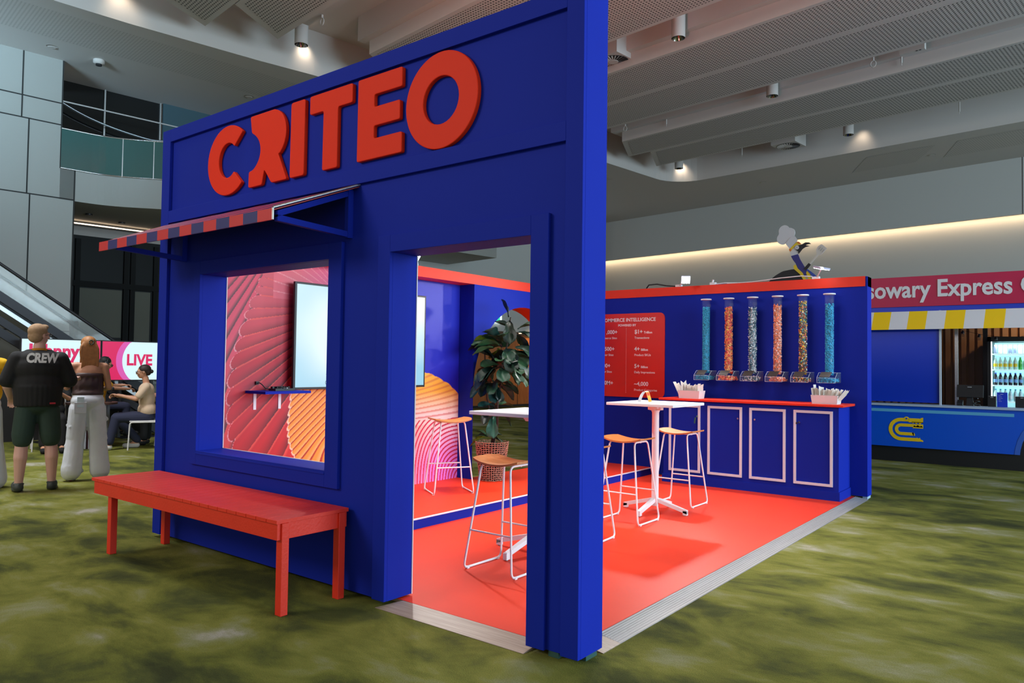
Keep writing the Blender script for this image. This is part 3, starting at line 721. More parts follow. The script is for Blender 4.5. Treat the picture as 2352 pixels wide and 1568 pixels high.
    V = np.stack([np.full(Y.size, XM), Y.ravel(), Z.ravel()], 1).astype(np.float32)
    inv = wm(lw).inverted(); V += np.array(inv.translation, dtype=np.float32)
    i = np.arange(nz-1)[:, None]*ny+np.arange(ny-1)[None]
    F = np.stack([i, i+1, i+ny+1, i+ny], -1).reshape(-1, 4)
    me.vertices.add(len(V)); me.vertices.foreach_set('co', V.ravel())
    me.loops.add(F.size); me.loops.foreach_set('vertex_index', F.ravel().astype(np.int32))
    me.polygons.add(len(F)); me.polygons.foreach_set('loop_start', np.arange(0, F.size, 4, dtype=np.int32))
    me.update(calc_edges=True)
    ca = me.color_attributes.new('print', 'FLOAT_COLOR', 'POINT')
    ca.data.foreach_set('color', np.concatenate([img.reshape(-1, 3), np.ones((Y.size, 1))], 1).astype(np.float32).ravel())
    M = bpy.data.materials.new('printed_mural'); M.use_nodes = True; nt = M.node_tree; b = nt.nodes['Principled BSDF']
    at = nt.nodes.new('ShaderNodeVertexColor'); at.layer_name = 'print'; nt.links.new(at.outputs['Color'], b.inputs['Base Color']); b.inputs['Roughness'].default_value = .5
    me.materials.append(M)
    o = bpy.data.objects.new('mural_print', me); COL.objects.link(o); o.parent = lw
    o['label'] = 'printed mural of red, orange and pink ribbed fans on blue'
mural()

# ---- back wall
bk = empty('booth_back_wall', (-2, D+.1, 0), 0, 'blue back wall of the booth with red top band, behind the counter', 'wall')
MB().box(XA-.1, -.005, D, D+.193, ZB, BB).box(-.024, -.005, D, D+.193, BB, HB-.002).box(XA-.1, -.005, D+.02, D+.193, BB, HB-.002).build('wall_panel', BLUE, bk)
MB().box(XA+.005, -.026, D-.012, D+.02, BB, HB).build('red_band', RED, bk)
MB().box(-.06, -.01, D+.02, D+.17, 0, ZB).build('packing_shim', mat('pale_shim_2', (.4, .55, .7), .5), bk)

# ---- poster board
po = empty('statistics_board', (-2.95, D-.01, 1.5), 0, 'red round-cornered board of white figures on the back wall', 'sign')
px0, px1, pz0, pz1 = -3.55, -2.444, 1.014, 2.137
MB().prism(rounded([(px0, pz0), (px1, pz0), (px1, pz1), (px0, pz1)], .085, 8), 'y', D-.014, D-.001).build('board', mat('board_red', s2l(212, 36, 24), .4), po)
PT = mat('poster_white', (.85, .80, .80), .5); yy = D-.0155
def put(txt, x, z, size, bold=.0, sx=1.0, al='LEFT'):
    return (text_mb(txt, size, .0008, bold, sx, al), T_front(x, yy, z))
t = MB()
cx_ = -3.01
items = [put('COMMERCE INTELLIGENCE', -2.985, 2.03, .066, .0013, 1.02, 'CENTER'), put('POWERED BY', -3.0, 1.965, .042, .001, 1.05, 'CENTER')]
for big, unit, sub, z in (('$1+', 'Trillion', 'Transactions', 1.865), ('4+', 'Billion', 'Product SKUs', 1.635), ('5+', 'Billion', 'Daily Impressions', 1.405), ('~4,000', '', 'Product Categories', 1.17)):
    b_ = text_mb(big, .075, .0008, .0016, 1.0); w_ = max(v[0] for v in b_.v)
    items.append((b_, T_front(-2.885, yy, z)))
    if unit: items.append(put(unit, -2.885+w_+.02, z, .042, .001))
    items.append(put(sub, -2.885, z-.07, .042, .0003, 1.02))
for big, sub, z in ((',000+', 'Commerce Sites', 1.865), ('500+', 'Publisher Sites', 1.635), ('00+', 'Retailer Sites', 1.405), ('0M+', 'People', 1.17)):
    items.append(put(big, {',000+': -3.318, '500+': -3.345, '00+': -3.37, '0M+': -3.345}[big], z, .075, .0016))
    items.append(put(sub, {'Commerce Sites': -3.44, 'Publisher Sites': -3.455, 'Retailer Sites': -3.455, 'People': -3.46}[sub], z-.07, .042, .0003, 1.02))
for k in range(46): t.box(cx_-.002, cx_+.002, yy-.0008, yy+.0008, 1.07+k*.0192, 1.076+k*.0192)
t.build('dotted_line', PT, po)
for b_, M_ in items: MB().merge(b_, M_).build('text_line', PT, po)

# ---- TV on the mural wall
TVX = -3.80
tv = empty('wall_television', (-3.85, 1.97, 1.67), 0, 'large flat television on the mural wall, showing a pale blue screen', 'television')
ty0, ty1, tz0, tz1 = 1.112, 2.812, 1.172, 2.164
MB().box(TVX-.03, TVX, ty0, ty1, tz0, tz1).build('casing', BLACK, tv, .004)
MB().box(XM, TVX-.03, 1.6, 2.3, 1.4, 1.95).build('wall_bracket', BLACK, tv)
def screen_mat(name, cols, es, scale=1.2):
    M = bpy.data.materials.new(name); M.use_nodes = True; nt = M.node_tree; b = nt.nodes['Principled BSDF']
    tc = nt.nodes.new('ShaderNodeTexCoord'); n = nt.nodes.new('ShaderNodeTexNoise'); n.inputs['Scale'].default_value = scale; n.inputs['Detail'].default_value = .5
    cr = nt.nodes.new('ShaderNodeValToRGB'); cr.color_ramp.elements[0].position = .35; cr.color_ramp.elements[1].position = .65
    cr.color_ramp.elements[0].color = (*cols[0], 1); cr.color_ramp.elements[1].color = (*cols[1], 1)
    nt.links.new(tc.outputs['Object'], n.inputs['Vector']); nt.links.new(n.outputs['Fac'], cr.inputs['Fac'])
    nt.links.new(cr.outputs['Color'], b.inputs['Emission Color']); b.inputs['Emission Strength'].default_value = es
    b.inputs['Base Color'].default_value = (.02, .02, .02, 1); b.inputs['Roughness'].default_value = .25
    return M
sc_ = MB().box(TVX, TVX+.002, ty0+.022, ty1-.022, tz0+.022, tz1-.02).build('screen', screen_mat('tv_picture', (s2l(150, 205, 232), s2l(226, 245, 248)), 1.05), tv)
MB().merge(text_mb('Tim', .045, .0005, 0), T_right(TVX+.0035, 1.475, 1.285)).build('screen_writing', mat('screen_ink', (.1, .15, .2), .5), sc_)
MB().tube([(TVX+.003, 1.49+.018*math.cos(a), 1.235+.018*math.sin(a)) for a in [k*math.pi/8 for k in range(16)]], .0025, 4, closed=True).build('screen_symbol', bpy.data.materials['screen_ink'], sc_)

# ---- small shelf with cables under the TV
sh = empty('blue_wall_shelf', (-3.75, .95, 1.15), 0, 'small blue shelf on two white brackets on the mural wall', 'shelf')
MB().box(XM, -3.60, .692, 1.16, 1.148, 1.17).build('board', BLUE, sh)
for y in (.785, 1.04):
    MB().box(XM, XM+.006, y-.014, y+.014, 1.0, 1.148).box(XM, XM+.2, y-.010, y+.010, 1.142, 1.148).box(XM+.0055, XM+.0065, y-.004, y+.004, 1.13, 1.137).build('bracket', WHITE, sh)
pc = empty('cable_bundle', (-3.75, .95, 1.17), 0, 'tangle of black plugs and cable on the blue wall shelf', 'cables')
mb = MB()
mb.box(-3.80, -3.70, .86, 1.06, 1.17, 1.19)
for k in range(7): mb.obox((-3.76+.012*(k % 3), .87+.028*k, 1.197), .03, .018, .02, rz3(.4*k))
mb.tube([(-3.80+.1*math.sin(k*.5), .9+.02*k, 1.196+.008*math.sin(k*1.7)) for k in range(9)], .006, 6)
mb.build('power_strip', BLACK, pc)
MB().tube([(XM+.015, .80, 1.235), (XM+.05, .80, 1.238), (-3.84, .815, 1.225), (-3.82, .84, 1.19), (-3.79, .88, 1.178)], .005, 6).box(XM+.001, XM+.02, .785, .815, 1.222, 1.25).build('plug_lead', BLACK, pc)
MB().box(-3.79, -3.72, .93, 1.0, 1.19, 1.196).build('adapter', WHITE, pc)

# ---- counter with doors
ct = empty('blue_counter', (-1.2, 5.6, ZF), 0, 'long blue cupboard counter with a red worktop and white-framed doors', 'counter')
cx0, cx1, cy = -2.225, -.186, 5.40
MB().box(cx0, cx1, cy, D-.002, ZF, 1.02).build('carcass', BLUE, ct)
MB().box(cx0-.012, cx1+.012, cy-.012, D-.004, ZF, .117).build('plinth', BLUE, ct)
MB().box(cx0-.05, -.13, 5.355, D-.003, 1.02, 1.046).build('worktop', RED, ct, .004)
WF = mat('white_door_moulding', (.70, .74, .84), .5)
for i, (a, b) in enumerate(((-2.15, -1.745), (-1.652, -1.236), (-1.15, -.742), (-.655, -.245))):
    z0, z1, w = .166, .972, .028
    d = MB().box(a+w, b-w, cy-.003, cy, z0+w, z1-w).build('door', BLUE, ct)
    MB().box(a, a+w, cy-.014, cy, z0, z1).box(b-w, b, cy-.014, cy, z0, z1).box(a+w, b-w, cy-.014, cy, z0, z0+w).box(a+w, b-w, cy-.014, cy, z1-w, z1).build('moulding', WF, d)
    kx = (-1.783, -1.285, -1.088, -.595)[i]; kz = .84
    MB().merge(MB().lathe([(.011, 0), (.011, .010)], 14), Matrix.Translation((kx, cy-.003, kz))@Matrix.Rotation(math.pi/2, 4, 'X')).build('lock', CHROME, d)
    if i in (0, 3):
        g_ = mat('key_fob', (.02, .12, .10), .4) if i == 0 else mat('key_black', (.02, .02, .02), .4)
        MB().box(kx-.003, kx+.003, cy-.035, cy-.012, kz-.008, kz+.008).obox((kx-.02, cy-.03, kz-(.05 if i == 0 else .012)), .016, .008, .07 if i == 0 else .02, Matrix.Rotation(.15, 3, 'Y')).build('key', g_, d)

# ---- paper bag tubs on the counter
def tub(x0, x1, lab, seed, hole):
    r = empty('white_tub', ((x0+x1)/2, 5.52, 1.046), 0, lab, 'tub', 'white tubs on the red worktop')
    y0, y1, zt, tp = 5.44, 5.62, .095, .012
    def ring(z, ins): return [(x0+ins, y0+ins, z), (x1-ins, y0+ins, z), (x1-ins, y1-ins, z), (x0+ins, y1-ins, z)]
    b = MB(); z0 = 1.046
    vs = ring(z0, tp)+ring(z0+zt, 0)+ring(z0+zt, .004)+ring(z0+.004, tp+.004)
    b.add(vs, [(3,2,1,0)]+[(i, (i+1)%4, 4+(i+1)%4, 4+i) for i in range(4)]+[(4+i, 4+(i+1)%4, 8+(i+1)%4, 8+i) for i in range(4)]+[(8+i, 8+(i+1)%4, 12+(i+1)%4, 12+i) for i in range(4)]+[(12,13,14,15)])
    b.build('body', WHITE, r)
    if hole: MB().box(x1-.003, x1+.0012, 5.50, 5.56, z0+.06, z0+.075).build('grip_hole', BLACK, r)
    rnd = random.Random(seed); n = 8
    PB = mat('paper_bags', (.75, .68, .62), .7)
    for k in range(n):
        x = x0+.03+(x1-x0-.06)*k/(n-1); tilt = (-.05+.75*(k/(n-1))**1.5 if seed == 2 else (-.45 if k == 0 else -.1+.04*k))
        h = rnd.uniform(.11, .15) if seed == 2 else (rnd.uniform(.11, .125) if k > 1 else .16)
        R = Matrix.Rotation(tilt, 3, 'Y')@Matrix.Rotation(rnd.uniform(-.1, .1), 3, 'X')
        b = MB(); zz_ = []
        w = .07
        pts = [(-.012, -w), (.0, -w*.5), (-.008, 0), (.004, w*.5), (-.006, w)]
        b.add([R@Vector((p[0]*1.0, p[1], 0))+Vector((x, 5.53, z0+.012)) for p in pts]+[R@Vector((p[0]*1.6, p[1], h+.035+rnd.uniform(-.02, .02)))+Vector((x, 5.53, z0+.012)) for p in pts]
              +[R@Vector((p[0]+.004, p[1], 0))+Vector((x, 5.53, z0+.012)) for p in pts]+[R@Vector((p[0]*1.6+.004, p[1], h))+Vector((x, 5.53, z0+.012)) for p in pts],
              [(i, i+1, 6+i, 5+i) for i in range(4)]+[(15+i, 16+i, 11+i, 10+i) for i in range(4)])
        o = b.build('paper_bag', PB); reorigin(o)
        side = 'white tub nearer the bar table' if seed == 1 else 'white tub at the right end'
        tag(o, 'pale paper bag in the '+side, 'paper bag', 'paper bags in the '+side)
    return r
tub(-2.06, -1.78, 'white plastic tub of paper bags at the left end of the red worktop', 1, False)
tub(-.488, -.206, 'white plastic tub of paper bags at the right end of the red worktop', 2, True)
# ================================================================ stools and tables
def corner_path(pts, r, n=5, closed=True):
    """round the corners of a 3-D polyline"""
    out = []; k = len(pts); P = [Vector(p) for p in pts]
    rng = range(k)
    for i in rng:
        if not closed and i in (0, k-1): out.append(P[i]); continue
        a = (P[i-1]-P[i]); b = (P[(i+1) % k]-P[i]); rr = min(r, a.length*.45, b.length*.45)
        a.normalize(); b.normalize(); s_ = P[i]+a*rr; e_ = P[i]+b*rr
        for j in range(n+1):
            t = j/n; out.append(s_.lerp(P[i], t).lerp(P[i].lerp(e_, t), t))
    return out
def make_stool(label, group):
    r = empty('bar_stool', (0, 0, 0), 0, label, 'stool', group)
    # saddle seat, long along x
    hx, hy, th = .215, .165, .014; nx, ny = 20, 12; vs = []; fs = []
    def sx(u, v):
        k = 1-.10*abs(v)**3
        x = hx*u*k; y = hy*v*(1-.14*abs(u)**3)
        z = .735+.030*(u*u)-.004*(v*v)
        return x, y, z
    for s_ in (1, 0):
        for j in range(ny+1):
            for i in range(nx+1):
                x, y, z = sx(-1+2*i/nx, -1+2*j/ny); vs.append((x, y, z-(0 if s_ else th)))
    N = (nx+1)*(ny+1)
    for j in range(ny):
        for i in range(nx):
            a = j*(nx+1)+i; fs.append((a, a+1, a+nx+2, a+nx+1)); fs.append((N+a, N+a+nx+1, N+a+nx+2, N+a+1))
    m_ = MB().add(vs, fs, 0, True)
    rim = [j for j in range(nx+1)]+[(j+1)*(nx+1)-1 for j in range(1, ny+1)]+[ny*(nx+1)+i for i in range(nx-1, -1, -1)]+[j*(nx+1) for j in range(ny-1, 0, -1)]
    m_.add(vs, [(rim[(i+1) % len(rim)], rim[i], N+rim[i], N+rim[(i+1) % len(rim)]) for i in range(len(rim))], 0)
    m_.build('seat', SEATWOOD, r, local=True)
    for s_ in (-1, 1):
        xb, xt, yb_, yt = s_*.208, s_*.125, .205, .125; zt = .722
        pts = [(xb, -yb_, .009), (xb, yb_, .009), (xt, yt, zt), (xt, -yt, zt)]
        f = MB().tube(corner_path(pts, .045), .0078, 10, closed=True).build('sled_frame', WHITE, r, local=True)
        for y in (-yb_+.04, yb_-.04): MB().box(xb-.011, xb+.011, y-.012, y+.012, 0, .014).build('glide', WHITE, f, local=True)
    for s_ in (-1, 1):
        t = (.27-.009)/(.722-.009); x = .208+(.125-.208)*t; y = s_*(.205+(.125-.205)*t)
        MB().tube([(-x, y, .27), (x, y, .27)], .0068, 8).build('footrest', WHITE, r, local=True)
    MB().tube([(-.125, 0, .717), (.125, 0, .717)], .007, 6).build('seat_rail', WHITE, r, local=True)
    return r
spots = [((-1.42, 4.16, ZF), 0, 'white-framed bar stool with wooden seat between the bar table and the counter'),
         ((-1.42, 3.06, ZF), 0, 'white-framed bar stool with wooden seat in front of the tall table with the card'),
         ((-1.27, 1.06, ZF), 0, 'white-framed bar stool with wooden seat nearest the doorway'),
         ((-3.33, 2.71, ZP), math.radians(58.6), 'white-framed bar stool with wooden seat up on the red stage by the mural'),
         ((-1.36, 2.16, ZF), math.radians(4), 'white-framed bar stool almost hidden behind the blue wall end')]
proto = make_stool(spots[0][2], 'bar stools with oak seats')
for i, (p, a, lb) in enumerate(spots):
    o = proto if i == 0 else copy_tree(proto)
    o.location = p; o.rotation_euler = (0, 0, a); o['label'] = lb
def make_table(label):
    r = empty('bar_table', (0, 0, 0), 0, label, 'table', 'white square bar tables')
    MB().box(-.35, .35, -.35, .35, 1.032, 1.058).build('table_top', mat('white_laminate', (.80, .78, .78), .35), r, .003, local=True)
    MB().lathe([(.034, .06), (.034, .96), (.045, .985)], 24).build('column', WHITE, r, local=True)
    b = MB().box(-.07, .07, -.03, .03, .985, 1.031).box(-.05, .05, -.07, .07, 1.0, 1.031)
    h = b.build('tilt_mechanism', WHITE, r, .004, local=True)
    MB().box(-.028, .03, -.074, -.069, .985, 1.022).build('release_lever', WHITE, h, local=True)
    for k in range(4):
        R = Matrix.Rotation(k*math.pi/2, 4, 'Z')
        q = MB().add([(.02, -.022, .135), (.30, -.017, .062), (.338, -.017, .052), (.338, .017, .052), (.30, .017, .062), (.02, .022, .135),
                      (.02, -.022, .10), (.298, -.017, .028), (.338, -.017, .018), (.338, .017, .018), (.298, .017, .028), (.02, .022, .10)],
                     [(0,1,4,5),(1,2,3,4),(6,11,10,7),(7,10,9,8),(0,6,7,1),(1,7,8,2),(2,8,9,3),(3,9,10,4),(4,10,11,5),(5,11,6,0)])
        q.box(.298, .338, -.017, .017, .006, .045)
        f = MB().merge(q, R).build('foot', WHITE, r, local=True)
        MB().merge(MB().lathe([(.013, 0), (.013, .008)], 10, (.318, 0, 0)), R).build('foot_pad', mat('grey_pad', (.3, .3, .3), .6) if k == 0 else bpy.data.materials['grey_pad'], f, local=True)
    return r
tb = make_table('white square bar table with folded card, beside the counter'); tb.location = (-1.42, 3.59, ZF)
t2 = copy_tree(tb); t2.location = (-1.40, 1.55, ZF); t2['label'] = 'white square bar table just inside the doorway, with nothing on it'
# tent card
tc_ = empty('folded_card', (-1.56, 3.63, ZF+1.058), math.radians(10), 'small arched white and orange card standing on the bar table', 'card')
OR = mat('card_orange', s2l(245, 150, 40), .5)
prof = [(-.055, 0), (-.048, .03), (-.03, .07), (-.008, .098), (.012, .105), (.028, .098), (.04, .06), (.05, .03), (.056, 0)]
b = MB(); w = .05
for i in range(len(prof)-1):
    (a0, z0), (a1, z1) = prof[i], prof[i+1]
    b.add([(a0, -w, z0), (a0, w, z0), (a1, w, z1), (a1, -w, z1)], [(0, 1, 2, 3)], 1 if i >= 4 else 0)
    b.add([(a0*.97, -w, z0-.002), (a0*.97, w, z0-.002), (a1*.97, w, z1-.002), (a1*.97, -w, z1-.002)], [(3, 2, 1, 0)], 0)
b.build('card_sheet', [WHITE, OR], tc_, local=True)
b = MB()
b.add([(.0305, -.036, .092), (.053, -.036, .016), (.053, .036, .016), (.0305, .036, .092)], [(0, 1, 2, 3)], 0)
b.build('red_print', RED, tc_, local=True)

# ================================================================ candy dispensers
def candy_mat(name, cols, scale=60):
    M = bpy.data.materials.new(name); M.use_nodes = True; nt = M.node_tree; b = nt.nodes['Principled BSDF']
    oi = nt.nodes.new('ShaderNodeVertexColor'); oi.layer_name = 'candy'
    nt.links.new(oi.outputs['Color'], b.inputs['Base Color']); b.inputs['Roughness'].default_value = .35
    return M
CM = candy_mat('candy', None)
def piece(kind, rnd):
    m_ = MB()
    if kind == 'ball': m_.ell((0, 0, 0), .0062, .0062, .0062, n=7, k=5)
    elif kind == 'ring':
        m_.tube([(.0085*math.cos(a), .0085*math.sin(a), 0) for a in [k*math.pi/4 for k in range(8)]], .0042, 5, closed=True)
    elif kind == 'worm':
        L = rnd.uniform(.014, .022); m_.tube([(-L, 0, 0), (-L*.4, rnd.uniform(-.007, .007), 0), (L*.4, rnd.uniform(-.007, .007), 0), (L, 0, rnd.uniform(-.004, .004))], [.0022, .0042, .0042, .0022], 5)
    elif kind == 'bean': m_.ell((0, 0, 0), .0115, .006, .0055, n=7, k=5)
    elif kind == 'mix': m_.ell((0, 0, 0), rnd.uniform(.008, .015), rnd.uniform(.006, .011), rnd.uniform(.003, .007), n=7, k=5)
    return m_
def candy_fill(kind, cols, x, y, zl, zh, seed, box):
    rnd = random.Random(seed); vs = []; fs = []; cs = []
    def place(p):
        m_ = piece(kind, rnd); R = Euler((rnd.uniform(0, 6.3), rnd.uniform(0, 6.3), rnd.uniform(0, 6.3))).to_matrix()
        o = len(vs); c = rnd.choice(cols); k = rnd.uniform(.8, 1.15)
        for v in m_.v: vs.append(R@Vector(v)+p); cs.append((min(1, c[0]*k), min(1, c[1]*k), min(1, c[2]*k), 1))
        for f in m_.f: fs.append([i+o for i in f])
    # dense core so that the tube never looks empty
    core = MB().lathe([(.034, zl), (.034, zh-.02), (.01, zh-.005)], 16, (x, y, 0)); o = len(vs)
    dark = tuple(sum(c[i] for c in cols)/len(cols)*.6 for i in range(3))
    vs += [Vector(v) for v in core.v]; cs += [(*dark, 1)]*len(core.v); fs += [[i+o for i in f] for f in core.f]
    n = {'ball': 1500, 'ring': 520, 'worm': 420, 'bean': 900, 'mix': 620}[kind]
    for _ in range(n):
        a = rnd.uniform(math.pi*.95, math.pi*2.25); rr = rnd.uniform(.036, .041)
        place(Vector((x+rr*math.cos(a), y+rr*math.sin(a), rnd.uniform(zl, zh))))
    bx0, bx1, by0, by1, bz0, bz1 = box
    for _ in range({'ball': 420, 'ring': 170, 'worm': 130, 'bean': 260, 'mix': 170}[kind]):
        px, py, pz = rnd.uniform(bx0, bx1), rnd.uniform(by0, by1), rnd.uniform(0, 1)
        hz = .055-.018*((px-x+.08)/.16)
        place(Vector((px, py, bz0+.008+hz*pz)))
    me = bpy.data.meshes.new('sweets'); me.from_pydata([tuple(v) for v in vs], [], fs); me.update()
    ca = me.color_attributes.new('candy', 'FLOAT_COLOR', 'POINT'); ca.data.foreach_set('color', [q for c in cs for q in c])
    me.polygons.foreach_set('use_smooth', [True]*len(me.polygons)); me.materials.append(CM)
    o = bpy.data.objects.new('sweets', me); COL.objects.link(o); return reorigin(o)
C_ = lambda *a: [s2l(*c) for c in a]
disp = [(-1.838, 'ball', C_((10, 160, 205), (20, 178, 222)), 'turquoise round sweets'),
        (-1.547, 'ring', C_((236, 84, 60), (246, 170, 110), (240, 190, 90), (226, 60, 70)), 'red and peach ring sweets'),
        (-1.252, 'worm', C_((10, 70, 90), (190, 215, 225), (20, 110, 140), (225, 235, 240)), 'dark teal and white wrapped sweets'),
        (-.956, 'mix', C_((230, 120, 80), (240, 160, 130), (235, 205, 200), (225, 130, 70)), 'orange and pink wrapped sweets'),
        (-.666, 'mix', C_((170, 30, 30), (230, 140, 30), (20, 60, 30), (30, 30, 30), (235, 235, 230), (40, 140, 150), (225, 200, 50), (80, 30, 20)), 'many-coloured mixed sweets'),
        (-.377, 'bean', C_((10, 155, 205), (20, 170, 220)), 'plain blue bean-shaped sweets')]
for i, (x, kind, cols, nm) in enumerate(disp):
    y = D-.10
    r = empty('candy_dispenser', (x, D-.1, 1.27), 0, 'clear wall dispenser tube with bin, holding '+nm, 'candy dispenser', 'clear candy dispensers on the back wall')
    MB().lathe([(.049, 1.375), (.049, 2.262)], 28, (x, y, 0), capb=False, capt=False).build('tube', ACRYL, r)
    MB().lathe([(.064, 2.263), (.066, 2.270), (.064, 2.277)], 28, (x, y, 0)).build('lid', WHITE, r)
    MB().box(x-.02, x+.02, y+.049, D-.001, 2.18, 2.22).box(x-.02, x+.02, y+.049, D-.001, 1.5, 1.54).build('wall_clip', ACRYL, r)
    # slanted-front acrylic bin
    bx0, bx1, bz0, bz1 = x-.098, x+.098, 1.272, 1.385; y0, y1 = D-.24, D-.004
    t = .003; b = MB()
    b.box(bx0, bx1, y0, y1, bz0, bz0+t).box(bx0, bx1, y1-t, y1, bz0, bz1).box(bx0, bx1, y0, y0+t, bz0, bz0+.055)
    for xx in (bx0, bx1-t): b.prism([(y0, bz0), (y1, bz0), (y1, bz1), (y0+.08, bz1), (y0, bz0+.055)], 'x', xx, xx+t)
    bin_ = b.build('bin', ACRYL, r)
    ed = MB()
    for p0, p1 in (((bx0, y0, bz0), (bx1, y0, bz0)), ((bx0, y0, bz0+.055), (bx1, y0, bz0+.055)), ((bx1, y0, bz0), (bx1, y0, bz0+.055)), ((bx1, y0, bz0+.055), (bx1, y0+.08, bz1)), ((bx0, y0+.08, bz1), (bx1, y0+.08, bz1)), ((bx1, y0+.08, bz1), (bx1, y1, bz1)), ((bx0, y0, bz0), (bx0, y0, bz0+.055)), ((bx0, y0, bz0+.055), (bx0, y0+.08, bz1))):
        ed.tube([p0, p1], .0016, 4)
    ed.build('bin_edge', mat('acrylic_edge', (.6, .65, .75), .2) if i == 0 else bpy.data.materials['acrylic_edge'], bin_)
    # dark lid flap on the slope
    fl_ = MB(); k = .10
    fl_.add([(bx0+.02, y0+.006, bz0+.062), (x+.035, y0+.006, bz0+.062), (x+.045, y0+.080, bz1+.004), (bx0+.03, y0+.080, bz1+.004),
             (bx0+.02, y0+.003, bz0+.066), (x+.035, y0+.003, bz0+.066), (x+.045, y0+.077, bz1+.008), (bx0+.03, y0+.077, bz1+.008)],
            [(0,3,2,1),(4,5,6,7),(0,1,5,4),(1,2,6,5),(2,3,7,6),(3,0,4,7)])
    fl_.build('flap', mat('flap_brown_black', s2l(52, 44, 40), .35) if i == 0 else bpy.data.materials['flap_brown_black'], r)
    s_ = candy_fill(kind, cols, x, y, 1.36, (2.175, 2.165, 2.15, 2.17, 2.20, 2.16)[i], 10+i, (bx0+.012, bx1-.012, y0+.012, y1-.02, bz0, bz1))
    tag(s_, nm+' filling a clear dispenser tube on the back wall', 'sweets', kind='stuff')

# ================================================================ arm lights on the wall tops
HOT = mat('lamp_face', (1, 1, 1), .5, emit=(1, .97, .93), es=60)
HOT2 = mat('lamp_face_side', (1, 1, 1), .5, emit=(.95, .95, 1), es=14)
def arm_light(base, head, face, label, hot, w=.16):
    r = empty('arm_floodlight', base, 0, label, 'lamp', 'white arm lamps on the booth wall tops')
    B, Hd = Vector(base), Vector(head)
    MB().box(B.x-.05, B.x+.03, B.y-.02, B.y+.03, B.z, B.z+.03).build('clamp', WHITE, r)
    MB().tube([B+Vector((0, 0, .02)), Hd], .007, 8).build('arm', WHITE, r)
    f = Vector(face).normalized(); sx_ = f.cross(Vector((0, 0, 1))); 
    if sx_.length < .1: sx_ = Vector((1, 0, 0))
    sx_.normalize(); up = sx_.cross(f)
    R = Matrix((sx_, up, -f)).transposed()
    h = MB().obox(Hd, w, .10, .022, R).build('lamp_head', mat('lamp_body', (.5, .5, .68), .5) if 'lamp_body' not in bpy.data.materials else bpy.data.materials['lamp_body'], r, .003)
    MB().obox(Hd+f*.0125, w-.012, .088, .003, R).build('lit_face', hot, h)
    return r
arm_light((-2.26, D+.03, HB), (-2.06, D-.22, HB+.06), (.45, -.75, -.45), 'white arm lamp with dazzling lit face above the counter', HOT, .11)
arm_light((-.55, D+.03, HB), (-.42, D-.25, HB+.09), (-.25, .1, -.97), 'white arm lamp with thin lit edge above the right-hand dispenser', HOT2, .17)
arm_light((XA-.05, 2.55, HB), (XA+.18, 2.30, HB+.04), (.5, -.2, -.85), 'pale arm lamp lying low on the top of the mural wall', HOT2, .14)
def booth_flood(loc, tgt, p, sz=.12): return area('booth_flood', loc, tgt, sz, .09, p, (1, .95, .92), 135)
booth_flood((-2.03, D-.25, HB+.035), (-1.6, 1.4, .2), 38)
booth_flood((-.43, D-.27, HB+.06), (-1.7, 2.4, 0), 30)
booth_flood((XA+.22, 2.25, HB+.0), (-1.2, 2.2, 0), 32)
# loose leads and plugs on the wall top
o = MB().tube([(-2.75, D+.06, HB+.012), (-2.70, D+.03, HB+.05), (-2.58, D+.03, HB+.055), (-2.46, D+.05, HB+.03), (-2.3, D+.05, HB+.012)], .009, 8).build('black_cable', BLACK); reorigin(o)
tag(o, 'short black cable looping on the wall top left of the dazzling lamp', 'cable')
o = MB().tube([(-1.62, D+.03, HB+.010), (-1.3, D+.0, HB+.008), (-.95, D-.005, HB+.035), (-.72, D+.0, HB+.045), (-.60, D+.03, HB+.035)], .006, 8).build('white_cable', WHITE); reorigin(o)
tag(o, 'long white cable lying along the red band beneath the bird', 'cable')
r = empty('plug_pack', (-1.75, D+.06, HB), 0, 'white plug pack and lead on the wall top right of the dazzling lamp', 'plug')
MB().box(-1.85, -1.78, D+.03, D+.09, HB, HB+.035).tube([(-1.82, D+.05, HB+.035), (-1.81, D+.05, HB+.07)], .012, 6).build('plug', WHITE, r)
MB().tube([(-1.78, D+.05, HB+.012), (-1.66, D+.05, HB+.02), (-1.5, D+.05, HB+.012)], .009, 6).build('lead', WHITE, r)

# ================================================================ fiddle-leaf fig in a woven planter
pl = empty('potted_fiddle_leaf_fig', (-3.485, 3.60, ZP), 0, 'fiddle-leaf fig with big glossy dark leaves in a woven basket pot', 'plant')
WK = mat('brown_wicker', s2l(176, 128, 104), .7, var=.25, vscale=30)
px, py = -3.485, 3.60; h0, h1, r0, r1 = 0, .44, .130, .182
def sq(r, t):      # rounded-square ring
    p = 2.2; a = 2*math.pi*t; c, s = math.cos(a), math.sin(a)
    k = (abs(c)**p+abs(s)**p)**(-1/p); return r*k*c, r*k*s
pot = MB(); rw = random.Random(3)
NV = 34
for i in range(NV):
    t = (i+.2*rw.random())/NV; off = (.004 if i % 2 else -.004)
    pts = []
    for k in range(13):
        u = k/12; rr = r0+(r1-r0)*u+(.0045 if (k+i) % 2 else -.0045); x, y = sq(rr, t+.002*math.sin(k*2.1+i)); pts.append((px+x, py+y, ZP+h0+.004+(h1-h0)*u))
    pot.tube(pts, .0042, 5)
for k in range(19):
    z = ZP+.008+k*(h1-.012)/18; rr0 = r0+(r1-r0)*k/18
    pts = []
    for j in range(68):
        x, y = sq(rr0+(-.0045 if (j//2+k) % 2 else .0045), j/68); pts.append((px+x, py+y, z+.003*math.sin(j*.9+k)))
    pot.tube(pts, .0046, 5, closed=True)
pb = pot.build('woven_basket', WK, pl)
b = MB(); 
prof = []
vs = []; fs = []; n = 40
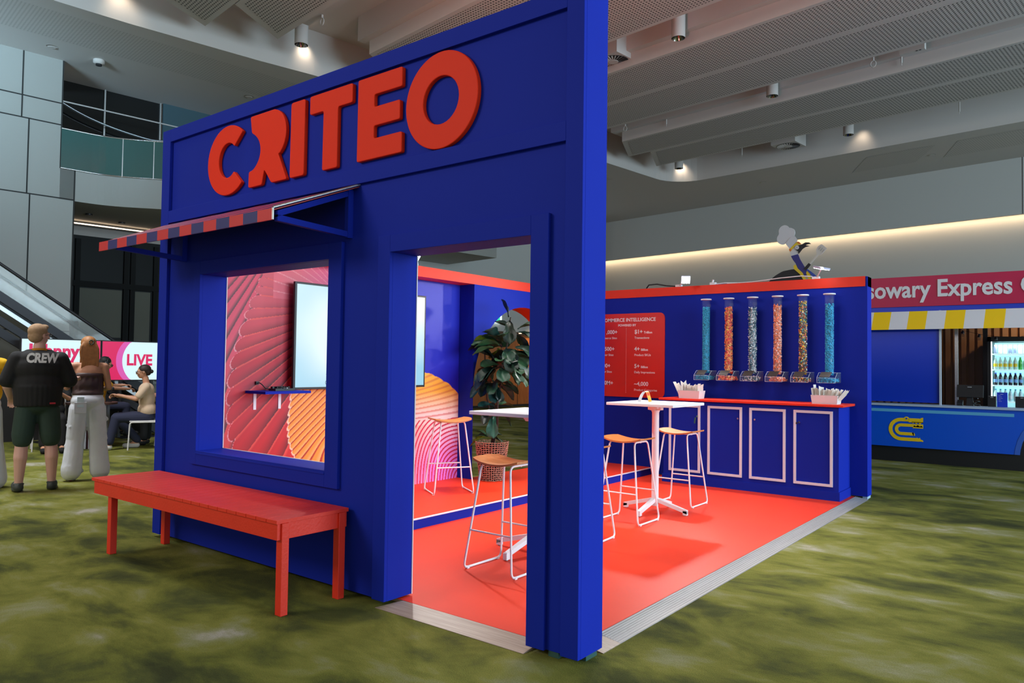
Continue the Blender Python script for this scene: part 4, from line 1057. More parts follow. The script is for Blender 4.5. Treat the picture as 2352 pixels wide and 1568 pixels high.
for kz, (rr, z) in enumerate(((r0-.02, ZP+.002), (r1-.022, ZP+h1-.04), (.001, ZP+h1-.04))):
    for j in range(n): x, y = sq(rr, j/n); vs.append((px+x, py+y, z))
for q in range(2):
    for j in range(n): fs.append((q*n+j, q*n+(j+1) % n, (q+1)*n+(j+1) % n, (q+1)*n+j))
b.add(vs, fs); b.build('inner_pot', mat('dark_inner_pot', (.02, .014, .01), .8), pl)
TRK = mat('brown_bark', (.045, .028, .02), .8, bump=.4, bscale=40)
rt = random.Random(11)
def tree_pts(p0, p1, n, w): return [Vector(p0).lerp(Vector(p1), k/n)+Vector((rt.uniform(-w, w), rt.uniform(-w, w), 0)) for k in range(n+1)]
trunk = MB()
stems = [tree_pts((px, py, ZP+.4), (px+.02, py+.02, 1.15), 6, .012), tree_pts((px+.01, py+.01, ZP+.4), (px+.18, py+.08, 1.97), 9, .015), tree_pts((px-.01, py, ZP+.5), (px-.10, py-.06, 1.60), 7, .015)]
for s_, rr in zip(stems, (.018, .015, .012)): trunk.tube(s_, [rr*(1-.5*k/len(s_)) for k in range(len(s_))], 8)
trunk.build('trunk', TRK, pl)
LG = bpy.data.materials.new('fig_leaf'); LG.use_nodes = True; nt = LG.node_tree; bs = nt.nodes['Principled BSDF']
vc = nt.nodes.new('ShaderNodeVertexColor'); vc.layer_name = 'leaf'; nt.links.new(vc.outputs['Color'], bs.inputs['Base Color']); bs.inputs['Roughness'].default_value = .42
def leaf(vs, fs, cs, base, dirv, L, col, rnd):
    d = Vector(dirv).normalized(); up = Vector((0, 0, 1)); s_ = d.cross(up)
    if s_.length < .1: s_ = Vector((1, 0, 0))
    s_.normalize(); nrm = s_.cross(d)
    roll = rnd.uniform(-.7, .7); s2 = s_*math.cos(roll)+nrm*math.sin(roll); n2 = -s_*math.sin(roll)+nrm*math.cos(roll)
    nu, nv = 9, 6; o = len(vs); droop = rnd.uniform(.05, .3)*L
    for i in range(nu+1):
        u = i/nu
        wd = L*(.40*(u**.62)*max(0, 1-u**5)**.5*(1-.25*math.exp(-((u-.42)/.14)**2))+.01)
        for j in range(nv+1):
            v = -1+2*j/nv
            vein = math.sin(u*26-abs(v)*5)*.012*L*(abs(v)**.6)
            p = Vector(base)+d*(L*u)+s2*(wd*v)+n2*(abs(v)**1.3*.14*L*math.sin(math.pi*u)+vein+.03*L*math.sin(v*4+u*7))-Vector((0, 0, droop*u*u))
            vs.append(p)
            k = 1.5 if abs(v) < .06 else (1.0+.18*math.sin(u*26-abs(v)*5))
            cs.append((col[0]*k, col[1]*k, col[2]*k, 1))
    for i in range(nu):
        for j in range(nv):
            a = o+i*(nv+1)+j; fs.append((a, a+1, a+nv+2, a+nv+1))
vs, fs, cs = [], [], []; rl = random.Random(5)
darks = [s2l(22, 44, 34), s2l(26, 56, 40), s2l(20, 60, 56), s2l(34, 66, 40), s2l(18, 34, 26), s2l(48, 84, 52)]
def blob(cx, cy, cz, rx, ry, rz_, n, Lr=(.15, .24)):
    for _ in range(n):
        a = rl.uniform(0, 2*math.pi); e = rl.uniform(-.9, 1.1)
        dirn = Vector((math.cos(a)*math.cos(e), math.sin(a)*math.cos(e), math.sin(e)*.7))
        b0 = Vector((cx, cy, cz))+Vector((dirn.x*rx, dirn.y*ry, dirn.z*rz_))*rl.uniform(.1, .75)
        col = rl.choice(darks)
        if rl.random() < .06: col = s2l(120, 140, 30)
        leaf(vs, fs, cs, b0, dirn+Vector((0, 0, -.25)), rl.uniform(*Lr), col, rl)
blob(px+.12, py+.05, 1.62, .22, .22, .20, 22, (.22, .32))
blob(px+.10, py+.02, 1.42, .24, .24, .18, 22, (.22, .32))
blob(px+.02, py-.02, 1.22, .16, .16, .12, 12, (.2, .28))
blob(px+.2, py+.12, 1.80, .10, .10, .10, 6, (.2, .27))
blob(px+.06, py-.02, .95, .08, .08, .1, 5, (.17, .24))
blob(px-.03, py-.03, .60, .08, .08, .05, 5, (.15, .2))
leaf(vs, fs, cs, (px+.10, py-.1, .86), (.25, -.3, -.9), .26, s2l(40, 96, 78), rl)
leaf(vs, fs, cs, (px+.17, py+.06, 1.97), (-.35, -.1, .9), .24, s2l(24, 38, 24), rl)
leaf(vs, fs, cs, (px+.19, py+.04, 1.93), (.25, -.25, -.6), .26, s2l(20, 38, 24), rl)
me = bpy.data.meshes.new('foliage'); inv = wm(pl).inverted(); me.from_pydata([tuple(inv@v) for v in vs], [], fs); me.update()
ca = me.color_attributes.new('leaf', 'FLOAT_COLOR', 'POINT'); ca.data.foreach_set('color', [q for c in cs for q in c])
me.polygons.foreach_set('use_smooth', [True]*len(me.polygons)); me.materials.append(LG)
o = bpy.data.objects.new('foliage', me); COL.objects.link(o); o.parent = pl
# ================================================================ food kiosk on the right
ko = empty('food_kiosk', (1, 10.5, 0), 0, 'blue truck-shaped food kiosk with magenta sign and yellow and white awning', 'food kiosk')
KX0, KX1, KY = -2.9, 4.6, 9.85
KB = mat('kiosk_blue', s2l(8, 84, 214), .35, spec=.4); KBD = mat('kiosk_deep_blue', s2l(4, 54, 196), .4)
MAG = mat('kiosk_magenta', s2l(184, 8, 70), .45); YEL = mat('kiosk_yellow', s2l(246, 200, 10), .5); KWH = mat('kiosk_white', (.72, .70, .76), .5)
MB().box(KX0, KX1, KY, KY+.04, 2.41, 2.875).build('sign_panel', MAG, ko)
tm = text_mb('Cassowary Express Café'[:17], .335, .004, .0075, 1.0)
x0 = min(v[0] for v in tm.v); x1 = max(v[0] for v in tm.v)
# fit: the E of Express starts at .119, last s ends at 1.066
ex = text_mb('Cassowary ', .335, .004, .0075, 1.0); full = text_mb('Cassowary Express', .335, .004, .0075, 1.0)
fx1 = max(v[0] for v in full.v); e_only = text_mb('Express', .335, .004, .0075, 1.0); we = max(v[0] for v in e_only.v)-min(v[0] for v in e_only.v)
k = (1.066-.119)/we; e0 = fx1-we
L_ = MB().merge(text_mb('Cassowary Express C', .335, .004, .0075, 1.0), T_front(.119-e0*k, KY-.005, 2.557)@Matrix.Diagonal((k, 1.08, 1, 1)))
L_.build('sign_lettering', KWH, ko)
MB().box(KX0, KX1, KY+.02, KY+.06, 2.34, 2.41).box(KX0, .135, KY+.02, KY+.06, .93, 2.34).box(KX0, KX1, KY+2.6, KY+2.64, 0, 2.875).box(KX0, KX0+.04, KY+.06, KY+2.6, 0, 2.875).box(KX0, KX1, KY+.04, KY+2.6, 2.78, 2.82).build('body_shell', KBD, ko)
b = MB(); xs_ = -.788-.2507*9; i = 0
zt_, zb_ = 2.335, 2.05
x = xs_
while x < KX1-.3:
    a, c = x, x+.2507
    # slight lean of the stripes: the awning hangs forward at its foot
    b.add([(a+.02, KY+.0, zt_), (c+.02, KY+.0, zt_), (c, KY-.12, zb_), (a, KY-.12, zb_), (a+.02, KY+.015, zt_), (c+.02, KY+.015, zt_), (c, KY-.105, zb_), (a, KY-.105, zb_)], [(3,2,1,0),(4,5,6,7),(2,3,7,6),(0,4,7,3),(1,2,6,5)], i % 2)
    x = c; i += 1
b.build('striped_awning', [KWH, YEL] if (9 % 2 == 1) else [YEL, KWH], ko)
LEDGE = mat('kiosk_ledge', s2l(176, 190, 214), .4)
MB().box(KX0, KX1, KY-.03, KY+.32, .868, .90).build('serving_ledge', LEDGE, ko)
MB().box(.135, .16, KY+.0, KY+.05, .90, 2.34).build('window_post', mat('pale_post', (.5, .55, .65), .4), ko)
MB().box(.30, .345, KY+.32, KY+.36, .90, 2.34).build('silver_post', ALU, ko)
# lower body with wheel arch cut-out
n = 20; wc = (1.86, .20); wr = .72
arcp = [(wc[0]-wr*math.cos(math.pi*i/n), wc[1]+wr*math.sin(math.pi*i/n)*.98) for i in range(n+1)]
poly = [(KX0, .235), (wc[0]-wr, .235)]+[p for p in arcp if p[1] > .235]+[(wc[0]+wr, .235), (KX1, .235), (KX1, .868), (KX0, .868)]
b = MB(); ys = KY
for i in range(n):
    a, c = arcp[i], arcp[i+1]
    if max(a[1], c[1]) > .868: a = (a[0], min(a[1], .86)); c = (c[0], min(c[1], .86))
    b.add([(a[0], ys, max(a[1], .235)), (c[0], ys, max(c[1], .235)), (c[0], ys, .868), (a[0], ys, .868)], [(0, 1, 2, 3)])
b.box(KX0, wc[0]-wr, ys, ys+.03, .235, .868).box(wc[0]+wr, KX1, ys, ys+.03, .235, .868)
b.build('lower_body', KB, ko)
b = MB()
for i in range(n):
    a, c = arcp[i], arcp[i+1]; f = lambda p, s: (wc[0]+(p[0]-wc[0])*s, wc[1]+(p[1]-wc[1])*s)
    a2, c2 = f(a, 1.09), f(c, 1.09)
    zz_ = [max(q[1], .235) for q in (a, c, c2, a2)]; zz_ = [min(q, .866) for q in zz_]
    b.add([(a[0], ys-.003, zz_[0]), (c[0], ys-.003, zz_[1]), (c2[0], ys-.003, zz_[2]), (a2[0], ys-.003, zz_[3])], [(0, 1, 2, 3)])
b.build('wheel_arch', mat('kiosk_mid_blue', s2l(50, 96, 196), .4), ko)
MB().box(KX0, wc[0]-wr*1.09, ys-.003, ys-.001, .772, .818).build('pale_stripe', mat('pale_blue_stripe', s2l(96, 176, 222), .4), ko)
MB().box(KX0, KX1, KY+.05, KY+.1, 0, .868).build('dark_skirt', BLACK, ko)
# crocodile emblem
def ribbon(path, w):
    P = [Vector((p[0], p[1])) for p in path]; L2 = []; R2 = []
    for i, p in enumerate(P):
        d = (P[min(i+1, len(P)-1)]-P[max(i-1, 0)]).normalized(); nn = Vector((-d.y, d.x)); L2.append(p+nn*w/2); R2.append(p-nn*w/2)
    return L2, R2
cr = MB()
def strip(path, w, y=KY-.004):
    A, B_ = ribbon(path, w)
    for i in range(len(A)-1):
        v = [(A[i].x, A[i].y), (A[i+1].x, A[i+1].y), (B_[i+1].x, B_[i+1].y), (B_[i].x, B_[i].y)]
        cr.prism(v, 'y', y, y+.003)
cxm, czm = -.385, .507
def c_shape(R, w, xe_top, xe_bot, n=18, sq_=1.0):
    pts = [(xe_top, czm+R)]+[(cxm+R*math.cos(a), czm+R*math.sin(a)) for a in [math.pi/2+math.pi*i/n for i in range(n+1)]]+[(xe_bot, czm-R)]
    strip(pts, w)
c_shape(.150, .052, -.082, -.14)        # outer body and upper jaw
c_shape(.066, .046, -.082, -.21)        # inner jaw and leg
cr.prism([(-.225, .533), (-.082, .533), (-.082, .548), (-.105, .575), (-.13, .560), (-.155, .585), (-.18, .56), (-.205, .578)], 'y', KY-.004, KY-.001)
cr.prism([(-.28, .62), (-.082, .62), (-.082, .700), (-.115, .692), (-.12, .675), (-.28, .675)], 'y', KY-.005, KY-.001)
cr.prism([(-.082, .62), (-.10, .622), (-.125, .596), (-.15, .622), (-.175, .6), (-.2, .622), (-.22, .605), (-.24, .622), (-.24, .63), (-.082, .63)], 'y', KY-.005, KY-.001)
cr.prism([(-.31+.036*math.cos(a), .672+.034*math.sin(a)) for a in [i*math.pi/8 for i in range(16)]], 'y', KY-.005, KY-.001)
cr.prism([(-.20, .333), (-.08, .333), (-.085, .352), (-.12, .366), (-.125, .392), (-.15, .376), (-.165, .390), (-.19, .376), (-.2, .383)], 'y', KY-.005, KY-.001)
cr.prism([(-.22, .418), (-.195, .418), (-.195, .44), (-.21, .464), (-.235, .465)], 'y', KY-.004, KY-.001)
em = cr.build('crocodile_emblem', YEL, ko); em['label'] = 'yellow coiled crocodile emblem'
MB().prism([(-.31+.013*math.cos(a), .675+.013*math.sin(a)) for a in [i*math.pi/6 for i in range(12)]], 'y', KY-.008, KY-.006).build('eye', KBD, em)
# interior: ribbed brown wall
RB = mat('brown_ribbed_sheet', s2l(150, 108, 76), .45)
b = MB(); x = -1.5
while x < KX1-.1:
    b.box(x, x+.075, 11.95, 12.0, .02, 2.78); b.box(x+.075, x+.12, 11.99, 12.0, .02, 2.78); x += .12
b.build('ribbed_back_wall', RB, ko)
MB().box(.55, .615, 11.4, 11.46, .02, 2.78).build('black_post', BLACK, ko)
spot('kiosk_lamp', (1.6, 11.2, 2.7), (1.3, 12, 1.9), 60, (1, .72, .42), 120, .8, .1)
# festoon lights
fe = empty('festoon_lights', (.3, 10.6, 2.1), 0, 'string of black caged bulbs hanging inside the kiosk opening', 'string lights')
wp = [Vector((.1, 10.6, 2.22)), Vector((.36, 10.6, 2.06)), Vector((.58, 10.6, 2.0)), Vector((.80, 10.6, 1.96)), Vector((1.1, 10.6, 1.95)), Vector((1.5, 10.6, 2.08)), Vector((1.9, 10.6, 2.2))]
MB().tube(wp, .003, 5).build('cable', BLACK, fe)
for p in wp[1:4]:
    q = MB().lathe([(.010, 0), (.022, -.02), (.024, -.05)][::-1], 10, tuple(p))
    for dzz in (-.06, -.075, -.09): q.tube([(p.x+.022*math.cos(a), p.y+.022*math.sin(a), p.z+dzz) for a in [j*math.pi/5 for j in range(10)]], .002, 4, closed=True)
    q.build('lamp_holder', BLACK, fe)
# fridge
fr_ = empty('drinks_fridge', (1.15, 11.3, 0), 0, 'tall black drinks fridge with lit shelves of bottles and cans', 'fridge')
fx0, fx1, fy0, fy1 = .63, 1.75, 11.2, 11.85
MB().box(fx0, fx1, fy1-.03, fy1, .02, 1.98).box(fx0, fx0+.05, fy0, fy1-.03, .02, 1.98).box(fx1-.05, fx1, fy0, fy1-.03, .02, 1.98).box(fx0, fx1, fy0, fy1-.03, 1.905, 1.98).box(fx0, fx1, fy0, fy1-.03, .02, .5).build('cabinet', BLACK, fr_)
MB().box(fx0+.05, fx1-.05, fy1-.04, fy1-.03, .5, 1.9).build('lit_back', mat('fridge_back', (.3, .6, .65), .5, emit=(.42, .85, .92), es=.75), fr_)
MB().box(fx0+.05, fx0+.062, fy0+.02, fy0+.04, .5, 1.9).build('led_tube', mat('fridge_led', (1, 1, 1), .5, emit=(.8, 1, 1), es=6), fr_)
for z in (1.69, 1.435, 1.185, .925): MB().box(fx0+.062, fx1-.05, fy0+.03, fy1-.05, z, z+.02).build('shelf', mat('fridge_shelf', (.75, .85, .85), .3, emit=(.6, .95, 1), es=.5) if z == 1.69 else bpy.data.materials['fridge_shelf'], fr_)
area('fridge_light', (1.18, fy0+.04, 1.86), (1.18, 11.5, 1.2), .9, .05, 10, (.75, 1, 1))
def bottle(kind):
    cols = {'lemon': ((.55, .75, .65), s2l(240, 210, 30), (.6, .8, .9)), 'lime': ((.10, .6, .12), s2l(60, 190, 60), (.1, .5, .15)),
            'cola': ((.02, .02, .03), s2l(120, 170, 230), s2l(30, 80, 200)), 'water': ((.5, .7, .75), s2l(225, 235, 240), s2l(60, 160, 190)),
            'dark': ((.12, .13, .2), s2l(110, 120, 150), (.7, .7, .7)), 'cream': ((.7, .55, .4), s2l(235, 225, 200), (.7, .7, .7))}[kind]
    ms = [mat('bottle_'+kind, cols[0], .15, spec=.7), mat('label_'+kind, cols[1], .4), mat('cap_'+kind, cols[2], .4)]
    b = MB()
    if kind in ('dark', 'cream'):
        b.lathe([(.024, 0), (.027, .006), (.027, .125), (.022, .138)], 14, mi=0); b.lathe([(.0275, .02), (.0275, .115)], 14, mi=1, capb=False, capt=False); b.lathe([(.022, .138), (.022, .141)], 14, mi=2)
    else:
        b.lathe([(.026, 0), (.030, .01), (.030, .05), (.027, .07), (.030, .10), (.028, .13), (.016, .165), (.012, .178)], 16, mi=0)
        b.lathe([(.0305, .045), (.0305, .095)], 16, mi=1, capb=False, capt=False); b.lathe([(.0135, .178), (.0135, .198)], 12, mi=2)
    return b.mesh('bottle_mesh_'+kind, ms)
BM = {k: bottle(k) for k in ('lemon', 'lime', 'cola', 'water', 'dark', 'cream')}
rows = [(1.71, ['dark', 'cream', 'cream', 'dark', 'dark', 'cream', 'cream', 'dark'], 'top'), (1.455, ['lemon']*5+['lime']*3, 'second'),
        (1.205, ['cola']*8, 'third'), (.945, ['water']*8, 'bottom')]
nmk = {'lemon': ('soft_drink_bottle', 'clear bottle with yellow label', 'bottle'), 'lime': ('soft_drink_bottle', 'bright green bottle', 'bottle'), 'cola': ('soft_drink_bottle', 'dark bottle with pale blue label', 'bottle'),
       'water': ('water_bottle', 'clear bottle with white label', 'bottle'), 'dark': ('drink_can', 'dark slim can', 'can'), 'cream': ('drink_can', 'cream slim can', 'can')}
for z, ks, rn in rows:
    for i, k in enumerate(ks):
        o = bpy.data.objects.new(nmk[k][0], BM[k]); COL.objects.link(o); o.location = (.735+i*.0665, fy0+.08, z)
        tag(o, nmk[k][1]+' on the '+rn+' shelf of the lit fridge', nmk[k][2], nmk[k][1]+'s in the fridge')
# POS terminal and boxes on the ledge
r = empty('till_screen', (.5, 10.08, .90), 0, 'black point-of-sale screen on a stand, its back to the hall', 'till')
Rr = Matrix.Rotation(math.radians(-12), 3, 'X')
MB().obox((.51, 10.08, 1.12), .345, .018, .19, Rr).build('screen_back', BLACK, r, .004)
MB().add([(.46, 10.05, .90), (.56, 10.05, .90), (.54, 10.08, 1.03), (.47, 10.08, 1.03), (.46, 10.12, .90), (.56, 10.12, .90), (.54, 10.1, 1.03), (.47, 10.1, 1.03)], [(0,1,2,3),(5,4,7,6),(0,3,7,4),(1,5,6,2),(3,2,6,7)]).build('stand', DARK, r)
MB().box(.48, .535, 10.045, 10.05, 1.18, 1.186).build('white_badge', KWH, r)
r = empty('card_reader', (.38, 10.05, .90), 0, 'small black card reader left of the till stand', 'card reader')
MB().add([(.345, 10.0, .90), (.42, 10.0, .90), (.42, 10.0, .945), (.345, 10.0, .945), (.345, 10.09, .90), (.42, 10.09, .90), (.42, 10.09, .985), (.345, 10.09, .985)], [(0,1,2,3),(5,4,7,6),(0,3,7,4),(1,5,6,2),(3,2,6,7)]).build('body', BLACK, r)
MB().box(.355, .41, 9.998, 10.0, .915, .93).build('keypad', DARK, r)
r = empty('cable_heap', (.62, 10.08, .90), 0, 'heap of black leads right of the till stand', 'cables')
MB().tube([(.59+.05*math.cos(a*.9)*(1-.02*a), 10.08+.03*math.sin(a*1.3), .91+.008*a) for a in range(14)], .008, 6).build('leads', BLACK, r)
for i, (a, c, z1, m_, lb) in enumerate(((.738, .838, 1.055, BLACK, 'small black box on kiosk ledge left of the blue stand'), (.85, .98, 1.115, KBD, 'deep blue menu stand upright on the kiosk ledge'), (1.075, 1.24, 1.06, BLACK, 'black box on kiosk ledge right of the blue stand'))):
    r = empty('menu_stand' if i == 1 else 'black_box', ((a+c)/2, 10.08, .90), 0, lb, 'menu' if i == 1 else 'box')
    MB().box(a, c, 10.06, 10.10 if i == 1 else 10.16, .90, z1).build('body', m_, r, .002)
    q = MB()
    if i == 1:
        for k in range(5): q.box(a+.02, a+.05+.012*(k % 3), 10.0585, 10.06, 1.07-.022*k, 1.0725-.022*k)
        q.box(a+.045, a+.08, 10.0585, 10.06, 1.085, 1.09)
    else: q.box((a+c)/2-.018, (a+c)/2+.018, 10.0585, 10.06, z1-.02, z1-.015)
    q.build('white_print', KWH, r)
# ================================================================ bird cut-out on the kiosk roof
bd = empty('bird_cutout', (-2.0, 10.0, 2.82), 0, 'flat painted cut-out of a dark bird in a chef hat holding a spatula', 'cut-out figure')
def cut(poly, y0, nm, m_, par=bd, rr=.012):
    p = rounded(poly, rr, 3)
    return MB().prism(p, 'y', y0, y0+.012).build(nm, m_, par)
BK = mat('bird_black', (.012, .012, .016), .6); BW = mat('bird_white', (.62, .60, .64), .6); BN = mat('bird_navy', s2l(28, 28, 120), .5); BY = mat('bird_yellow', s2l(226, 190, 20), .5); BO = mat('bird_orange', s2l(220, 110, 30), .5); BB2 = mat('bird_blue', s2l(20, 60, 160), .5)
cut([(-2.55, 2.82), (-2.50, 2.943), (-2.394, 3.036), (-2.26, 3.109), (-2.058, 3.136), (-1.954, 3.062), (-1.88, 2.93), (-1.87, 2.82)], 10.0, 'body', BK, rr=.04)
cut([(-1.87, 2.82), (-1.90, 2.96), (-1.88, 3.10), (-1.84, 3.13), (-1.70, 2.98), (-1.67, 2.94), (-1.67, 2.82)], 10.004, 'apron', BW)
cut([(-2.072, 3.19), (-2.03, 3.21), (-2.0, 3.14), (-1.92, 3.06), (-1.86, 2.94), (-1.85, 2.82), (-1.90, 2.82), (-1.90, 2.93), (-1.965, 3.04), (-2.06, 3.13)], 9.985, 'strap', BY)
cut([(-1.845, 3.09), (-1.80, 3.05), (-1.775, 2.95), (-1.77, 2.82), (-1.815, 2.82), (-1.82, 2.94), (-1.86, 3.05)], 9.985, 'strap', BY)
cut([(-2.115, 3.36), (-1.995, 3.385), (-1.96, 3.29), (-1.868, 3.127), (-1.84, 3.05), (-1.872, 2.985), (-1.93, 3.04), (-2.02, 3.15), (-2.03, 3.22), (-2.08, 3.29)], 9.988, 'neck', BN, rr=.01)
cut([(-1.87, 3.12), (-1.83, 3.115), (-1.72, 3.02), (-1.66, 2.95), (-1.67, 2.90), (-1.74, 2.93), (-1.78, 3.02)], 9.980, 'wing', BB2, rr=.01)
cut([(-2.14, 3.47), (-2.02, 3.57), (-1.99, 3.50), (-1.975, 3.42), (-1.995, 3.375), (-2.05, 3.352), (-2.118, 3.356)], 9.990, 'cheek', BW, rr=.03)
cut([(-2.03, 3.53), (-1.93, 3.545), (-1.87, 3.575), (-1.81, 3.568), (-1.778, 3.542), (-1.83, 3.54), (-1.868, 3.527), (-1.80, 3.508), (-1.87, 3.495), (-1.92, 3.465), (-1.955, 3.42), (-1.985, 3.385), (-1.99, 3.43), (-2.03, 3.46), (-2.04, 3.49)], 9.980, 'beak', BK, rr=.008)
MB().prism([(-2.008+.033*math.cos(a), 3.497+.033*math.sin(a)) for a in [i*math.pi/10 for i in range(20)]], 'y', 9.972, 9.979).build('eye', BW, bd)
MB().prism([(-2.008+.006*math.cos(a), 3.497+.006*math.sin(a)) for a in [i*math.pi/5 for i in range(10)]], 'y', 9.968, 9.972).build('pupil', BK, bd)
cut([(-2.148, 3.475), (-2.125, 3.435), (-2.09, 3.475), (-2.03, 3.54), (-1.95, 3.545), (-2.01, 3.60)], 9.983, 'crest', BY, rr=.008)
cut([(-2.148, 3.475), (-2.125, 3.435), (-2.10, 3.465), (-2.125, 3.49)], 9.978, 'crest_tip', BO, rr=.004)
cut([(-2.015, 3.60), (-1.985, 3.56), (-1.935, 3.548), (-1.975, 3.595)], 9.978, 'crest_tip', BO, rr=.004)
ht = cut([(-2.208, 3.585), (-2.135, 3.485), (-2.0, 3.62), (-2.05, 3.70), (-2.13, 3.68)], 9.986, 'hat_band', BW, rr=.012)
hp = [(-2.36, 3.66), (-2.33, 3.60), (-2.26, 3.565), (-2.20, 3.59), (-2.16, 3.65), (-2.10, 3.69), (-2.06, 3.70), (-2.042, 3.76), (-2.06, 3.82), (-2.11, 3.85), (-2.145, 3.85), (-2.18, 3.90), (-2.24, 3.91), (-2.30, 3.88), (-2.33, 3.82), (-2.315, 3.76), (-2.35, 3.72)]
cut(hp, 9.992, 'hat_puff', BW, rr=.03)
cut([(-1.90, 3.125), (-1.815, 3.218), (-1.78, 3.188), (-1.855, 3.095)], 9.975, 'spatula_grip', BK, rr=.006)
cut([(-1.808, 3.205), (-1.79, 3.19), (-1.665, 3.34), (-1.625, 3.335), (-1.56, 3.40), (-1.525, 3.445), (-1.61, 3.525), (-1.67, 3.49), (-1.705, 3.42), (-1.69, 3.37), (-1.685, 3.355)], 9.99, 'spatula', mat('spatula_pale', (.62, .56, .52), .6), rr=.01)
for k in range(3):
    a = Vector((-1.655+.028*k, 3.435-.025*k)); d = Vector((.036, .045)); nn = Vector((.004, -.004))
    MB().prism([tuple(a-nn), tuple(a+nn), tuple(a+d+nn), tuple(a+d-nn)], 'y', 9.986, 9.989).build('spatula_slot', mat('slot_grey', (.42, .38, .36), .6) if k == 0 else bpy.data.materials['slot_grey'], bd)
MB().box(-2.3, -1.8, 10.012, 10.03, 2.82, 3.0).build('rear_brace', BK, bd)
# ================================================================ people
SKIN = mat('skin_fair', s2l(214, 166, 150), .55, var=.06, vscale=8); SKIN2 = mat('skin_warm', s2l(196, 142, 112), .55, var=.06, vscale=8); SKIN3 = mat('skin_brown', s2l(120, 78, 56), .55)
def cap(mb, p0, p1, r0, r1, n=12, flat=1.0):
    """tapered capsule, rounded ends"""
    p0, p1 = Vector(p0), Vector(p1); d = (p1-p0); L = d.length; d.normalize()
    R = d.to_track_quat('Z', 'Y').to_matrix()
    prof = []
    for k in range(5): a = -math.pi/2+math.pi/2*k/4; prof.append((r0*math.cos(a), r0*math.sin(a)))
    for k in range(5): a = math.pi/2*k/4; prof.append((r1*math.cos(a), L+r1*math.sin(a)))
    prof = [(max(r, .0006), z) for r, z in prof]
    t = MB().lathe(prof, n)
    M = Matrix.Translation(p0)@R.to_4x4()@Matrix.Diagonal((1, flat, 1, 1))
    return mb.merge(t, M)
def ellp(mb, c, rx, ry, rz, yaw=0, pitch=0): return mb.ell(c, rx, ry, rz, (Matrix.Rotation(yaw, 3, 'Z')@Matrix.Rotation(pitch, 3, 'X')), 18, 12)
def skinned(mb, name, m_, parent, vox=.010, smooth=3):
    """fuse overlapping volumes into one continuous surface"""
    o = mb.build('tmp', m_)
    md = o.modifiers.new('r', 'REMESH'); md.mode = 'VOXEL'; md.voxel_size = vox; md.use_smooth_shade = True
    sm = o.modifiers.new('s', 'SMOOTH'); sm.factor = .5; sm.iterations = smooth
    bpy.context.view_layer.update()
    me = bpy.data.meshes.new_from_object(o.evaluated_get(bpy.context.evaluated_depsgraph_get()))
    old = o.data; bpy.data.objects.remove(o); bpy.data.meshes.remove(old)
    me.name = name
    r = bpy.data.objects.new(name, me); COL.objects.link(r)
    if parent: me.transform(wm(parent).inverted()) if False else None; r.parent = parent
    me.polygons.foreach_set('use_smooth', [True]*len(me.polygons))
    return r
def hand(mb, w, d, side, curl=.5, size=1.0, palm_n=None):
    """w wrist, d direction of the palm; side +-1 for the thumb; five unequal, bent fingers"""
    w = Vector(w); d = Vector(d).normalized(); n = Vector(palm_n or (0, 0, -1)); n = (n-d*n.dot(d)).normalized(); s_ = d.cross(n)*side
    P = lambda a, b, c: w+(d*a+s_*b+n*c)*size
    for b in (-.026, -.009, .009, .026): cap(mb, P(.01, b*.7, 0), P(.085, b, 0), .012*size, .010*size, 8)
    for i, (b, L) in enumerate(((-.030, .060), (-.010, .074), (.010, .080), (.029, .072))):
        c1 = curl*(1+.1*i); p0 = P(.085, b, 0); q1 = P(.085+L*.5*math.cos(c1*.8), b*1.05, L*.5*math.sin(c1*.8)); q2 = q1+(d*math.cos(c1*2.0)+n*math.sin(c1*2.0))*L*.5*size
        cap(mb, p0, q1, .0088*size, .008*size, 8); cap(mb, q1, q2, .008*size, .0066*size, 8)
    t0 = P(.025, .026, .004); t1 = P(.055, .055, .014); t2 = P(.085, .060, .026)
    cap(mb, t0, t1, .012*size, .010*size, 8); cap(mb, t1, t2, .0095*size, .0078*size, 8)
def headmb(mb, c, yaw, r=1.0, pitch=0):
    """skull with jaw, nose, brow, lips and ears; face looks along +y before yaw"""
    R = Matrix.Rotation(yaw, 3, 'Z')@Matrix.Rotation(pitch, 3, 'X'); c = Vector(c)
    E = lambda p, rx, ry, rz: mb.ell(c+R@(Vector(p)*r), rx*r, ry*r, rz*r, R, 16, 12)
    E((0, -.008, .028), .076, .096, .092); E((0, .022, -.045), .058, .068, .062); E((0, .052, -.082), .030, .030, .022)
    E((0, .080, .020), .058, .018, .016); E((0, .102, -.012), .012, .018, .024); E((0, .112, -.022), .012, .012, .009)
    E((0, .088, -.050), .024, .010, .007); E((0, .086, -.060), .020, .010, .007)
    for s_ in (-1, 1):
        E((s_*.045, .070, -.02), .022, .018, .020); E((s_*.078, -.004, -.008), .008, .018, .030)
    return R
